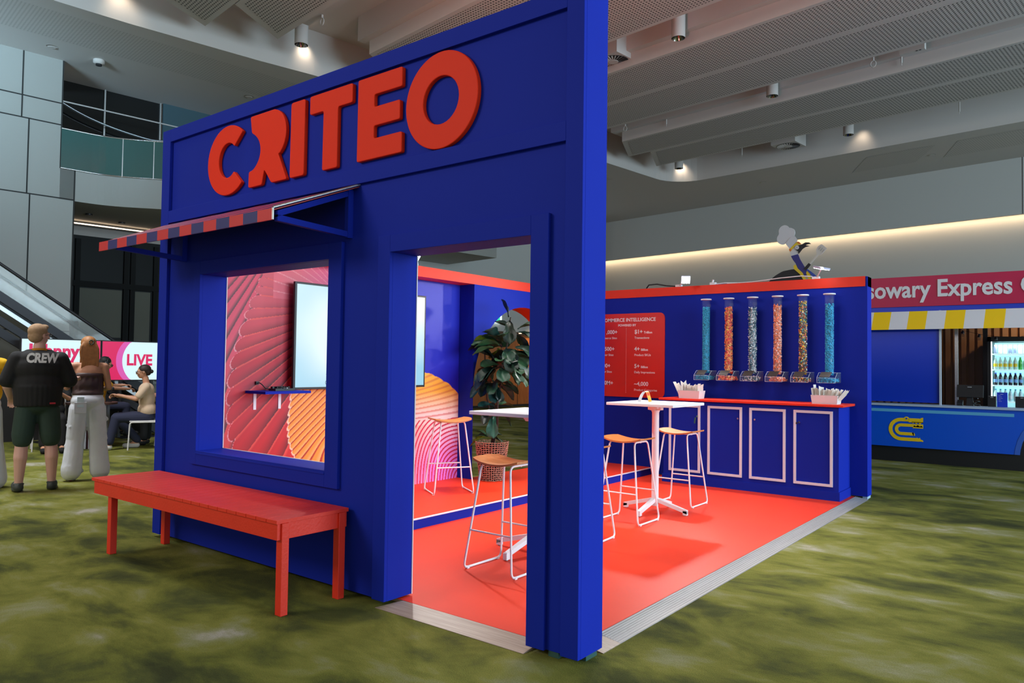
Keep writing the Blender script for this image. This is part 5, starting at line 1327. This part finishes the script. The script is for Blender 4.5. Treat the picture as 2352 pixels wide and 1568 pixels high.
def face_bits(par, c, R, r=1.0, hairm=None, glasses=None):
    c = Vector(c); P = lambda x, y, z: c+R@(Vector((x, y, z))*r)
    e = MB()
    for s_ in (-1, 1): e.ell(P(s_*.031, .084, .006), .012*r, .008*r, .009*r, R, 10, 8)
    ey = e.build('eyes', mat('eye_white', (.7, .7, .7), .2), par)
    p = MB()
    for s_ in (-1, 1): p.ell(P(s_*.031, .0905, .006), .0052*r, .003*r, .0052*r, R, 8, 6)
    p.build('irises', mat('iris', (.03, .02, .015), .2), ey)
    m_ = MB().ell(P(0, .0965, -.055), .021*r, .004*r, .0035*r, R, 10, 6); m_.build('lips', mat('lips', s2l(170, 90, 84), .4), par)
    if hairm:
        b = MB()
        for s_ in (-1, 1): b.tube([P(s_*.016, .097, .024), P(s_*.032, .095, .031), P(s_*.050, .084, .026)], .0032*r, 6)
        b.build('eyebrows', hairm, par)
    if glasses:
        g = MB()
        for s_ in (-1, 1):
            g.tube([P(s_*.034+.026*math.cos(a), .112, .004+.020*math.sin(a)) for a in [k*math.pi/8 for k in range(16)]], .0035*r, 6, closed=True)
            g.tube([P(s_*.060, .110, .010), P(s_*.080, .05, .008), P(s_*.082, .0, .004)], .003*r, 6)
        g.tube([P(-.009, .113, .007), P(.009, .113, .007)], .003*r, 6)
        gl = g.build('glasses', BLACK, par)
        l = MB()
        for s_ in (-1, 1): l.ell(P(s_*.034, .112, .004), .024*r, .0012*r, .018*r, R, 12, 6)
        l.build('lenses', mat('lens', (.5, .6, .7), .05, alpha=.35, spec=.9), gl)
def person(label, loc):
    r = empty('person', loc, 0, label, 'person'); return r
V = Vector
def frame(loc, yaw):
    """local body frame: x to the person's right... returns f(x,y,z): y is the way they face"""
    R = Matrix.Rotation(yaw, 3, 'Z'); L = Vector(loc)
    return lambda x, y, z: L+R@Vector((x, y, z))
def face_yaw(dx, dy): return math.atan2(-dx, dy)
def parts(par, lst):
    for nm, mb, m_, vox in lst: skinned(mb, nm, m_, par, vox)
# local build: everything below is made in world space then re-based on the person's Empty
def rebase(par):
    inv = wm(par).inverted()
    def rec(o):
        for ch in o.children:
            if ch.type == 'MESH' and ch.get('_w'): ch.data.transform(inv); del ch['_w']
            rec(ch)
    rec(par)
def sk(mb, nm, m_, par, vox=.010, smooth=3):
    o = skinned(mb, nm, m_, None, vox, smooth); o.data.transform(wm(par).inverted()); o.parent = par; return o

# ---- man in the black CREW shirt, seen from behind, head turned to his right
p0 = (-7.08, .21, 0); away = face_yaw(-.93, .30)
F = frame(p0, away); man = person('older man from behind in black CREW T-shirt, dark green shorts and clogs', p0)
b = MB()
for s_ in (-1, 1):
    hip, kn, an = F(s_*.11, 0, .90), F(s_*.135, .02, .50), F(s_*.15, -.01, .09)
    cap(b, hip, kn, .095, .066); cap(b, kn, F(s_*.142, -.018, .36), .062, .066); cap(b, F(s_*.142, -.018, .36), an, .064, .040)
    cap(b, an, F(s_*.165, .14, .045), .042, .036)
ellp(b, F(0, 0, 1.0), .19, .13, .14, away); ellp(b, F(0, 0, 1.2), .19, .13, .22, away); ellp(b, F(0, -.01, 1.38), .20, .11, .13, away)
cap(b, F(0, -.01, 1.44), F(0, .02, 1.56), .062, .060)
hc = F(-.005, .035, 1.675); hy = away-math.radians(52)
Rh = headmb(b, hc, hy, .98)
for s_ in (-1, 1):
    sh_ = F(s_*.205, -.01, 1.425); el = F(s_*.285, .02, 1.13) if s_ < 0 else F(.30, .04, 1.15); wr_ = F(s_*.25, .20, 1.00) if s_ < 0 else F(.36, .26, 1.20)
    cap(b, sh_, el, .055, .044); cap(b, el, wr_, .043, .029)
    hand(b, wr_, (wr_-el), s_, .6)
body = sk(b, 'body', SKIN, man, .008, 2)
b = MB()
ellp(b, F(0, 0, 1.0), .222, .168, .12, away); ellp(b, F(0, .0, 1.13), .232, .175, .22, away); ellp(b, F(0, -.012, 1.32), .238, .152, .19, away); ellp(b, F(0, -.03, 1.42), .20, .11, .10, away)
cap(b, F(-.18, -.01, 1.44), F(.18, -.01, 1.44), .062, .062); cap(b, F(-.1, -.01, 1.475), F(.1, -.01, 1.475), .05, .05)
for s_ in (-1, 1): cap(b, F(s_*.20, -.01, 1.425), F(s_*(.275 if s_ < 0 else .285), .015, 1.19), .078, .086, 14)
for k in range(30):
    a = 2*math.pi*k/30; cap(b, F(.200*math.cos(a), .152*math.sin(a), .925), F(.205*math.cos(a), .155*math.sin(a), 1.12), .022, .03, 8)
BLK = mat('black_cotton', (.008, .008, .009), .85)
sk(b, 'shirt', BLK, man, .011, 4)
b = MB()
ellp(b, F(0, 0, .92), .19, .145, .10, away)
for s_ in (-1, 1): cap(b, F(s_*.10, 0, .88), F(s_*.128, .0, .60), .108, .104, 16); cap(b, F(s_*.128, 0, .62), F(s_*.13, .0, .555), .104, .094, 16)
GRN = mat('dark_green_cotton', s2l(42, 62, 54), .85, var=.15, vscale=12)
sk(b, 'shorts', GRN, man, .011, 3)
for s_ in (-1, 1):
    b = MB(); cap(b, F(s_*.15, -.05, .05), F(s_*.168, .16, .045), .048, .050, 14); ellp(b, F(s_*.16, .05, .02), .055, .14, .022, away-s_*.08); cap(b, F(s_*.11, -.04, .085), F(s_*.19, -.04, .085), .012, .012)
    cap(b, F(s_*.15, -.085, .08), F(s_*.112, -.03, .088), .010, .010); cap(b, F(s_*.15, -.085, .08), F(s_*.19, -.03, .088), .010, .010)
    sk(b, 'clog', mat('grey_green_rubber', s2l(56, 62, 58), .6), man, .008, 2)
HG = mat('sandy_grey_hair', s2l(164, 132, 100), .8, var=.35, vscale=40)
b = MB(); P = lambda x, y, z: hc+Rh@Vector((x, y, z))
b.ell(P(0, -.022, .046), .086, .100, .086, Rh, 18, 12); b.ell(P(0, -.045, -.01), .078, .072, .075, Rh, 16, 10); b.ell(P(0, .05, .095), .060, .045, .03, Rh, 12, 8)
sk(b, 'hair', HG, man, .009, 2)
face_bits(body, hc, Rh, .98, HG, True)
b = MB(); pts = [F(.075*math.cos(a), -.012+.066*math.sin(a), 1.515-.012*math.sin(a)) for a in [k*math.pi/12 for k in range(24)]]
for i in range(24):
    a, c = pts[i], pts[(i+1) % 24]; u = V((0, 0, .022)); b.add([a-u*.5, c-u*.5, c+u*.5, a+u*.5], [(0, 1, 2, 3), (3, 2, 1, 0)])
b.build('lanyard', mat('yellow_lanyard', s2l(236, 170, 40), .6), man)
# lettering across the shoulders, bent to follow the back
tx = text_mb('CREW', .135, .004, .0065, .74, 'CENTER', .12); back = MB()
for i, v in enumerate(tx.v):
    x = v[0]; z = 1.385+v[1]; y = -.176+.9*(x*x)*1.2-v[2]
    tx.v[i] = tuple(F(x+.02, y-.005, z))
tx.build('shirt_lettering', mat('white_print', (.75, .75, .78), .6), man)
MB().merge(MB().obox((0, 0, 0), .055, .012, .018, Matrix.Rotation(away, 3, 'Z')), Matrix.Translation(F(.13, -.148, .945))).build('pocket_item', mat('crimson', s2l(170, 20, 40), .5), man)

# ---- woman in brown strapless top and white jeans, from behind
g0 = (-7.42, .86, 0); aw2 = face_yaw(-.93, .36); G = frame(g0, aw2)
gl = person('long-haired woman from behind in brown strapless top and baggy white jeans', g0)
b = MB()
for s_ in (-1, 1):
    cap(b, G(s_*.09, 0, .86), G(s_*.11, .01, .48), .088, .06); cap(b, G(s_*.11, .01, .48), G(s_*.14, -.02, .09), .055, .036); cap(b, G(s_*.14, -.02, .08), G(s_*.155, .12, .035), .034, .028)
ellp(b, G(0, 0, .94), .17, .12, .12, aw2); ellp(b, G(0, 0, 1.10), .125, .095, .16, aw2); ellp(b, G(0, 0, 1.26), .155, .095, .14, aw2); cap(b, G(-.13, -.005, 1.345), G(.13, -.005, 1.345), .045, .045)
cap(b, G(0, 0, 1.36), G(0, .015, 1.48), .048, .047)
gh = G(-.01, .03, 1.575); gy = aw2+math.radians(8); Rg = headmb(b, gh, gy, .92, math.radians(-8))
for s_ in (-1, 1):
    sh_ = G(s_*.165, -.005, 1.34); el = G(s_*.215, .00, 1.09); wr_ = G(s_*.20, .18, 1.13) if s_ < 0 else G(.16, .20, 1.06)
    cap(b, sh_, el, .044, .036); cap(b, el, wr_, .036, .024); hand(b, wr_, wr_-el+V((0, 0, .06)), s_, .9, .92)
gbody = sk(b, 'body', SKIN2, gl, .008, 2)
b = MB(); ellp(b, G(0, 0, 1.235), .168, .108, .06, aw2); ellp(b, G(0, 0, 1.12), .150, .112, .13, aw2); ellp(b, G(0, 0, 1.02), .168, .125, .075, aw2)
for k in range(14):
    a = 2*math.pi*k/14; cap(b, G(.142*math.cos(a), .088*math.sin(a), 1.02), G(.140*math.cos(a), .082*math.sin(a), 1.235), .022, .022, 8)
sk(b, 'strapless_top', mat('brown_satin', s2l(66, 46, 46), .45), gl, .010, 3)
WJ = mat('white_denim', s2l(214, 218, 226), .8, var=.08, vscale=10, bump=.5, bscale=14)
b = MB(); ellp(b, G(0, -.01, .93), .178, .138, .12, aw2); ellp(b, G(0, 0, 1.0), .162, .122, .05, aw2)
for s_ in (-1, 1):
    cap(b, G(s_*.088, -.01, .84), G(s_*.115, 0, .50), .105, .098, 16); cap(b, G(s_*.115, 0, .50), G(s_*.145, -.01, .12), .094, .108, 16); cap(b, G(s_*.145, -.01, .16), G(s_*.15, 0, .105), .108, .104, 16)
    for k in range(9): a = k*2.399; z = .14+.075*k; cap(b, G(s_*.125+.085*math.cos(a), .075*math.sin(a), z-.03), G(s_*.12+.080*math.cos(a+1.1), .07*math.sin(a+1.1), z+.06), .022, .018, 8)
jeans = sk(b, 'jeans', WJ, gl, .010, 2)
ph = MB().obox(G(-.075, -.150, .925), .072, .010, .12, Matrix.Rotation(aw2, 3, 'Z')@Matrix.Rotation(-.08, 3, 'X')).build('phone_in_pocket', mat('phone_pale', s2l(200, 220, 228), .3), gl, .003)
MB().obox(G(-.075, -.152, .86), .125, .012, .13, Matrix.Rotation(aw2, 3, 'Z')@Matrix.Rotation(-.02, 3, 'X')).build('back_pocket', WJ, gl, .004)
HB_ = mat('auburn_hair', s2l(168, 112, 62), .55, var=.45, vscale=22)
Q = lambda x, y, z: gh+Rg@Vector((x, y, z))
b = MB(); b.ell(Q(0, -.02, .04), .084, .098, .082, Rg, 18, 12); b.ell(Q(0, -.07, .03), .06, .05, .07, Rg, 14, 10)
rr_ = random.Random(4)
for k in range(26):
    x = -.075+.15*k/25+rr_.uniform(-.006, .006); L = rr_.uniform(.22, .34)+(.06 if x > -.02 else 0); ph_ = rr_.uniform(0, 6)
    pts = [Q(x*.75, -.075-.02*math.cos(x*18), .03)]+[Q(0, 0, 0)+Rg@Vector((x*(1+.25*t)+.006*math.sin(ph_+t*7), -.085-.03*t*(1-t), 0))+V((0, 0, .02-L*t)) for t in (.15, .3, .45, .6, .75, .9, 1.0)]
    b.tube(pts, [.016, .017, .016, .015, .014, .012, .009, .003], 7)
sk(b, 'hair', HB_, gl, .006, 1)
b = MB(); 
for k in range(9): a = k*.7; b.ell(Q(.012+.022*math.cos(a), -.122+.01*math.sin(a*2), .03+.026*math.sin(a)), .009, .008, .009, Rg, 8, 6)
b.build('hair_clip', mat('tortoise_clip', s2l(70, 74, 60), .3), gl)
for s_ in (-1, 1):
    b = MB(); cap(b, G(s_*.15, -.02, .03), G(s_*.165, .17, .03), .032, .034, 12); sk(b, 'shoe', mat('dark_red_shoe', s2l(120, 20, 36), .5), gl, .008, 1)
MB().tube([G(-.205, .15, 1.12)+V((.03*math.cos(a), .03*math.sin(a)*.6, .03*math.sin(a))) for a in [k*math.pi/6 for k in range(12)]], .004, 6, closed=True).build('bracelet', mat('gold', (.7, .45, .12), .3, 1), gl)

# ---- person cropped by the left edge of the frame
l0 = (-7.62, -.14, 0); aw3 = face_yaw(-.95, .25); Lf = frame(l0, aw3)
lp = person('person in yellow shirt and white trousers, cut by the left frame edge', l0)
b = MB()
for s_ in (-1, 1): cap(b, Lf(s_*.09, 0, .86), Lf(s_*.10, 0, .1), .085, .04); cap(b, Lf(s_*.10, 0, .06), Lf(s_*.11, .12, .035), .034, .03)
ellp(b, Lf(0, 0, 1.0), .16, .11, .16, aw3); ellp(b, Lf(0, 0, 1.26), .165, .10, .16, aw3); cap(b, Lf(-.13, 0, 1.37), Lf(.13, 0, 1.37), .045, .045); cap(b, Lf(0, 0, 1.38), Lf(0, .03, 1.52), .05, .048)
lh = Lf(.02, .045, 1.625); ly = aw3-math.radians(62); Rl = headmb(b, lh, ly, .96)
for s_ in (-1, 1): cap(b, Lf(s_*.17, 0, 1.36), Lf(s_*.215, .02, 1.1), .044, .036); cap(b, Lf(s_*.215, .02, 1.1), Lf(s_*.17, .2, 1.1), .036, .025); hand(b, Lf(s_*.17, .2, 1.1), (Lf(s_*.15, .3, 1.1)-Lf(s_*.17, .2, 1.1)), s_, .6, .95)
lb = sk(b, 'body', SKIN, lp, .009, 2)
b = MB(); ellp(b, Lf(0, 0, 1.04), .185, .135, .16, aw3); ellp(b, Lf(0, 0, 1.26), .185, .125, .17, aw3); cap(b, Lf(-.15, 0, 1.375), Lf(.15, 0, 1.375), .056, .056)
for s_ in (-1, 1): cap(b, Lf(s_*.17, 0, 1.36), Lf(s_*.212, .015, 1.16), .064, .066)
sk(b, 'shirt', mat('yellow_cotton', s2l(232, 182, 20), .8), lp, .012, 3)
b = MB(); ellp(b, Lf(0, 0, .92), .175, .13, .12, aw3)
for s_ in (-1, 1): cap(b, Lf(s_*.088, 0, .84), Lf(s_*.105, 0, .5), .10, .10, 14); cap(b, Lf(s_*.105, 0, .5), Lf(s_*.13, 0, .10), .10, .125, 14)
sk(b, 'trousers', WJ, lp, .012, 2)
DH = mat('dark_brown_hair', s2l(44, 30, 26), .6, var=.3, vscale=30)
b = MB(); b.ell(lh+Rl@V((0, -.022, .042)), .082, .096, .082, Rl, 16, 10); b.ell(lh+Rl@V((0, -.05, -.01)), .07, .062, .06, Rl, 14, 10); sk(b, 'hair', DH, lp, .009, 2)
face_bits(lb, lh, Rl, .96, DH, True)

# ---- seated / working group at the radio desk behind
def seated(label, loc, yaw, shirt, trouser, hairm, skin, arms, glasses=False, shoes=None, sh_name='shirt', head_turn=0, foot=(.42, .42), pitch=-.1, lean=.0):
    S_ = frame(loc, yaw); pr = person(label, loc); b = MB(); c_ = lean
    for s_ in (-1, 1):
        kn = S_(s_*.11, .42, .50); an = S_(s_*.12, foot[0 if s_ < 0 else 1], .09)
        cap(b, S_(s_*.09, 0, .50), kn, .082, .058); cap(b, kn, an, .055, .038); cap(b, an, an+(S_(0, .13, 0)-S_(0, 0, 0))-V((0, 0, .05)), .036, .030)
    ellp(b, S_(0, -.02, .56), .165, .125, .13, yaw); ellp(b, S_(0, -.01+c_*.4, .76), .145, .10, .18, yaw); ellp(b, S_(0, c_*.8, .93), .165, .10, .13, yaw)
    cap(b, S_(-.13, c_*.9, 1.0), S_(.13, c_*.9, 1.0), .046, .046); cap(b, S_(0, c_, 1.01), S_(0, .02+c_, 1.13), .050, .048)
    hc_ = S_(0, .05+c_, 1.225); Rr_ = headmb(b, hc_, yaw+head_turn, .95, pitch)
    for s_, (el, wr_) in zip((-1, 1), arms):
        sh_ = S_(s_*.17, c_*.9, .99); el = S_(*el); wr_ = S_(*wr_); cap(b, sh_, el, .046, .037); cap(b, el, wr_, .036, .025); hand(b, wr_, wr_-el, s_, .7, .95)
    bd_ = sk(b, 'body', skin, pr, .010, 2)
    b = MB(); ellp(b, S_(0, -.02, .62), .185, .145, .14, yaw); ellp(b, S_(0, -.01+c_*.4, .78), .165, .125, .19, yaw); ellp(b, S_(0, c_*.8, .93), .185, .122, .13, yaw); cap(b, S_(-.14, c_*.9, 1.0), S_(.14, c_*.9, 1.0), .058, .058)
    for s_, (el, wr_) in zip((-1, 1), arms): sh_ = S_(s_*.17, c_*.9, .99); e_ = S_(*el); cap(b, sh_, sh_.lerp(e_, .72), .062, .060)
    sk(b, sh_name, shirt, pr, .012, 3)
    b = MB(); ellp(b, S_(0, -.02, .53), .17, .14, .10, yaw)
    for s_ in (-1, 1): kn = S_(s_*.11, .42, .50); an = S_(s_*.12, foot[0 if s_ < 0 else 1], .13); cap(b, S_(s_*.09, 0, .51), kn, .094, .074); cap(b, kn, an, .072, .062)
    sk(b, 'trousers', trouser, pr, .012, 2)
    b = MB(); b.ell(hc_+Rr_@V((0, -.022, .042)), .083, .097, .082, Rr_, 16, 10); b.ell(hc_+Rr_@V((0, -.06, .0)), .068, .058, .065, Rr_, 14, 10)
    sk(b, 'hair', hairm, pr, .010, 2)
    face_bits(bd_, hc_, Rr_, .95, hairm, glasses)
    for s_ in (-1, 1):
        an = S_(s_*.12, foot[0 if s_ < 0 else 1], 0); b = MB(); cap(b, an+V((0, 0, .045)), an+(S_(0, .17, 0)-S_(0, 0, 0))+V((0, 0, .04)), .045, .04, 10); sk(b, 'shoe', shoes or BLK, pr, .010, 1)
    return pr, S_, hc_, Rr_
NAVY = mat('navy_cotton', s2l(38, 42, 66), .85); CRM = mat('cream_cotton', s2l(214, 186, 158), .85, var=.05, vscale=12)
CH = mat('chair_white', (.66, .64, .62), .4)
# woman in cream shirt, profile towards the left, at the white chair
wy = face_yaw(-.45, -.89)
w_, WS, wh, WR = seated('seated person in cream shirt and glasses on white chair, seen in profile', (-10.1, 2.86, 0), wy, CRM, NAVY, DH, SKIN2,
    (((-.20, .14, .80), (-.08, .40, .86)), ((.20, .14, .80), (.06, .42, .84))), True, mat('white_sneaker', (.6, .58, .56), .6), foot=(.50, .12))
b = MB(); b.ell(wh+WR@V((0, -.115, .0)), .034, .034, .034, WR, 12, 8); sk(b, 'hair_bun', DH, w_, .009, 1)
# person at far right edge, mostly hidden
seated('dark-haired person half hidden between cream-shirted sitter and blue wall', (-10.35, 3.45, 0), face_yaw(-.6, -.8), mat('dark_cotton', (.03, .03, .035), .8), BLK, DH, SKIN2,
    (((-.2, .15, .8), (-.1, .38, .85)), ((.2, .15, .8), (.1, .38, .85))), False)
# man facing the camera in black
k_, KS, kh, KR = seated('dark-haired man in black sitting between man and woman, facing the camera', (-10.9, 1.78, 0), face_yaw(.95, -.30), BLK, BLK, mat('black_hair', (.01, .009, .008), .6), SKIN2,
    (((-.21, .12, .80), (-.08, .28, .90)), ((.21, .12, .80), (.05, .30, .88))), False)
tx = text_mb('S', .09, .004, .004, 1.0)
for i, v in enumerate(tx.v): tx.v[i] = tuple(KS(-v[0]+.12, .136-v[2]*1, .76+v[1]))
tx.build('shirt_letter', mat('white_print_2', (.7, .72, .75), .6), k_)
# yellow-shirted person with headphones, leaning over the desk
y0_, YS, yh, YR_ = seated('person in yellow T-shirt and black headphones bending over the desk', (-11.3, 2.62, .12), face_yaw(.25, .95), mat('mustard_cotton', s2l(236, 170, 16), .8), NAVY, mat('black_hair_2', (.008, .007, .007), .6), SKIN2,
    (((-.20, .18, .85), (-.10, .42, .86)), ((.20, .18, .82), (.06, .46, .80))), True, pitch=-.35, lean=.06)
b = MB(); 
for s_ in (-1, 1): b.ell(yh+YR_@V((s_*.092, -.005, .0)), .02, .038, .045, YR_, 12, 8)
b.tube([yh+YR_@V((.098*math.cos(a), -.005, .012+.108*math.sin(a))) for a in [k*math.pi/10 for k in range(11)]], .009, 8)
b.build('headphones', BLACK, y0_)
# white chair of the cream-shirted sitter
def chair(loc, yaw, label):
    r = empty('white_chair', loc, yaw, label, 'chair')
    MB().box(-.21, .21, -.22, .21, .44, .458).build('seat', CH, r, .008, local=True)
    for s_ in (-1, 1):
        MB().tube(corner_path([(s_*.235, .22, .0), (s_*.225, .20, .435), (s_*.225, -.20, .435)], .04, 4, False), .011, 8).build('leg', CH, r, local=True)
        MB().tube(corner_path([(s_*.235, -.27, .0), (s_*.225, -.21, .45), (s_*.21, -.29, .82), (0, -.31, .84)], .05, 4, False), .011, 8).build('leg', CH, r, local=True)
    b = MB(); n = 10
    for i in range(n):
        for j in range(4):
            f = lambda u, v: ((-.20+.40*u/n), -.265-.03*math.sin(math.pi*u/n)-.05*(v/4), .50+.31*v/4)
            b.add([f(i, j), f(i+1, j), f(i+1, j+1), f(i, j+1)], [(0, 1, 2, 3), (3, 2, 1, 0)])
    b.build('backrest', mat('tan_mesh', s2l(150, 120, 96), .7), r, local=True)
    return r
chair((-10.1, 2.84, 0), wy, 'white metal chair with tan back under the cream-shirted sitter')
chair((-10.35, 3.43, 0), face_yaw(-.6, -.8), 'white chair mostly hidden behind the blue wall edge')
chair((-10.9, 1.76, 0), face_yaw(.95, -.30), 'white chair under the man in black')
chair((-11.3, 2.56, 0), face_yaw(.25, .95), 'white chair behind the person in yellow')
# desk with striped front, equipment
dk = empty('radio_desk', (-10.78, 2.32, 0), 0, 'round desk with white-slatted base in front of the screens', 'desk')
MB().lathe([(.37, .70), (.37, .73)], 32, (-10.78, 2.32, 0)).build('desk_top', mat('desk_brown', s2l(84, 54, 44), .5), dk)
b = MB()
for k in range(26):
    a = 2*math.pi*k/26; x, y = -10.78+-.0+.25*math.cos(a), 2.32+-.0+.25*math.sin(a); b.obox((x, y, .35), .028, .014, .69, Matrix.Rotation(a+math.pi/2, 3, 'Z'))
b.build('slatted_base', mat('desk_white', (.35, .36, .40), .5), dk)
MB().lathe([(.22, .0), (.22, .70)], 24, (-10.78, 2.32, 0)).build('base_core', mat('desk_core', s2l(60, 20, 30), .6), dk)
o = MB().obox((-10.85, 2.2, .79), .09, .06, .12, rz3(.4)).build('orange_box', mat('orange_pack', s2l(236, 120, 30), .5)); reorigin(o); tag(o, 'small orange packet standing on the round desk', 'packet')
r = empty('microphone_stand', (-10.72, 2.55, .73), 0, 'short microphone stand on the round desk before the cream-shirted sitter', 'microphone')
MB().lathe([(.05, 0), (.05, .01)], 14, (-10.72, 2.55, .731)).tube([(-10.72, 2.55, .74), (-10.68, 2.58, .92)], .006, 6).build('stand', BLACK, r)
MB().ell((-10.67, 2.59, .94), .022, .022, .035).build('microphone', DARK, r)

# ---- the two presentation screens
def screen(yc0, yc1, label, which):
    X_ = -12.0; r = empty('display_screen', (X_, (yc0+yc1)/2, 0), 0, label, 'screen', 'pink and pale blue display screens')
    z0, z1 = 1.035, 1.762
    MB().box(X_-.05, X_, yc0+.004, yc1-.004, z0, z1).build('casing', BLACK, r)
    a, b_, c0, c1 = yc0+.018, yc1-.018, z0+.018, z1-.018; h = c1-c0; w = b_-a
    PINK = bpy.data.materials.get('screen_pink') or mat('screen_pink', (.02, .02, .02), .4, emit=s2l(222, 22, 96), es=.95)
    PUR = bpy.data.materials.get('screen_purple') or mat('screen_purple', (.02, .02, .02), .4, emit=s2l(224, 90, 180), es=.95)
    PALE = bpy.data.materials.get('screen_pale') or mat('screen_pale', (.02, .02, .02), .4, emit=s2l(214, 244, 250), es=1.05)
    s_ = MB().box(X_, X_+.002, a, b_, c0, c1).build('screen', PINK, r)
    def disc(cy, cz, R, x, m_, nm):
        pts = [(cy+R*math.cos(t), cz+R*math.sin(t)) for t in [k*math.pi/36 for k in range(72)]]
        pts = [(min(max(y, a), b_), min(max(z, c0), c1)) for y, z in pts]
        out = [pts[0]]
        for q in pts[1:]:
            if (Vector(q)-Vector(out[-1])).length > 1e-4: out.append(q)
        MB().prism(out, 'x', x, x+.0015).build(nm, m_, s_)
    if which == 0:
        disc(a+.50, (c0+c1)/2, .62, X_+.002, PALE, 'pale_disc')
        for ln, zz_, yy_ in (('Johnny', c0+.40, a+.10), ('Christie', c0+.13, a+.02)):
            t = text_mb(ln if ln == 'Johnny' else 'Christie', .30, .001, .012, .95)
            M_ = T_right(X_+.005, yy_, zz_); mb2 = MB().merge(t, M_); mb2.build('title_text', PINK, s_)
    else:
        disc((a+b_)/2+.12, (c0+c1)/2, .50, X_+.002, PUR, 'purple_ring'); disc((a+b_)/2+.20, (c0+c1)/2, .47, X_+.0036, PALE, 'pale_disc')
        t = text_mb('LIVE', .28, .001, .010, .92); MB().merge(t, T_right(X_+.0065, a+.42, c0+.27)).build('title_text', PINK, s_)
    for y in (yc0+.35, yc1-.35): MB().box(X_-.04, X_-.01, y-.025, y+.025, .0, z0).build('leg', BLACK, r)
    MB().box(X_-.3, X_+.25, yc0+.3, yc1-.3, 0, .012).build('base_plate', BLACK, r)
screen(1.690, 2.962, 'pink and pale screen with pink lettering behind the standing woman', 0)
screen(2.964, 4.236, 'pale disc screen reading LIVE beside the blue wall', 1)
# backing between the group and the wall: low dark barrier
bb = MB().box(-12.6, -12.55, 1.3, 5.0, 0, .95).build('dark_partition', mat('partition_dark', (.02, .02, .022), .6)); reorigin(bb); tag(bb, 'low dark partition behind the display screens', 'partition')
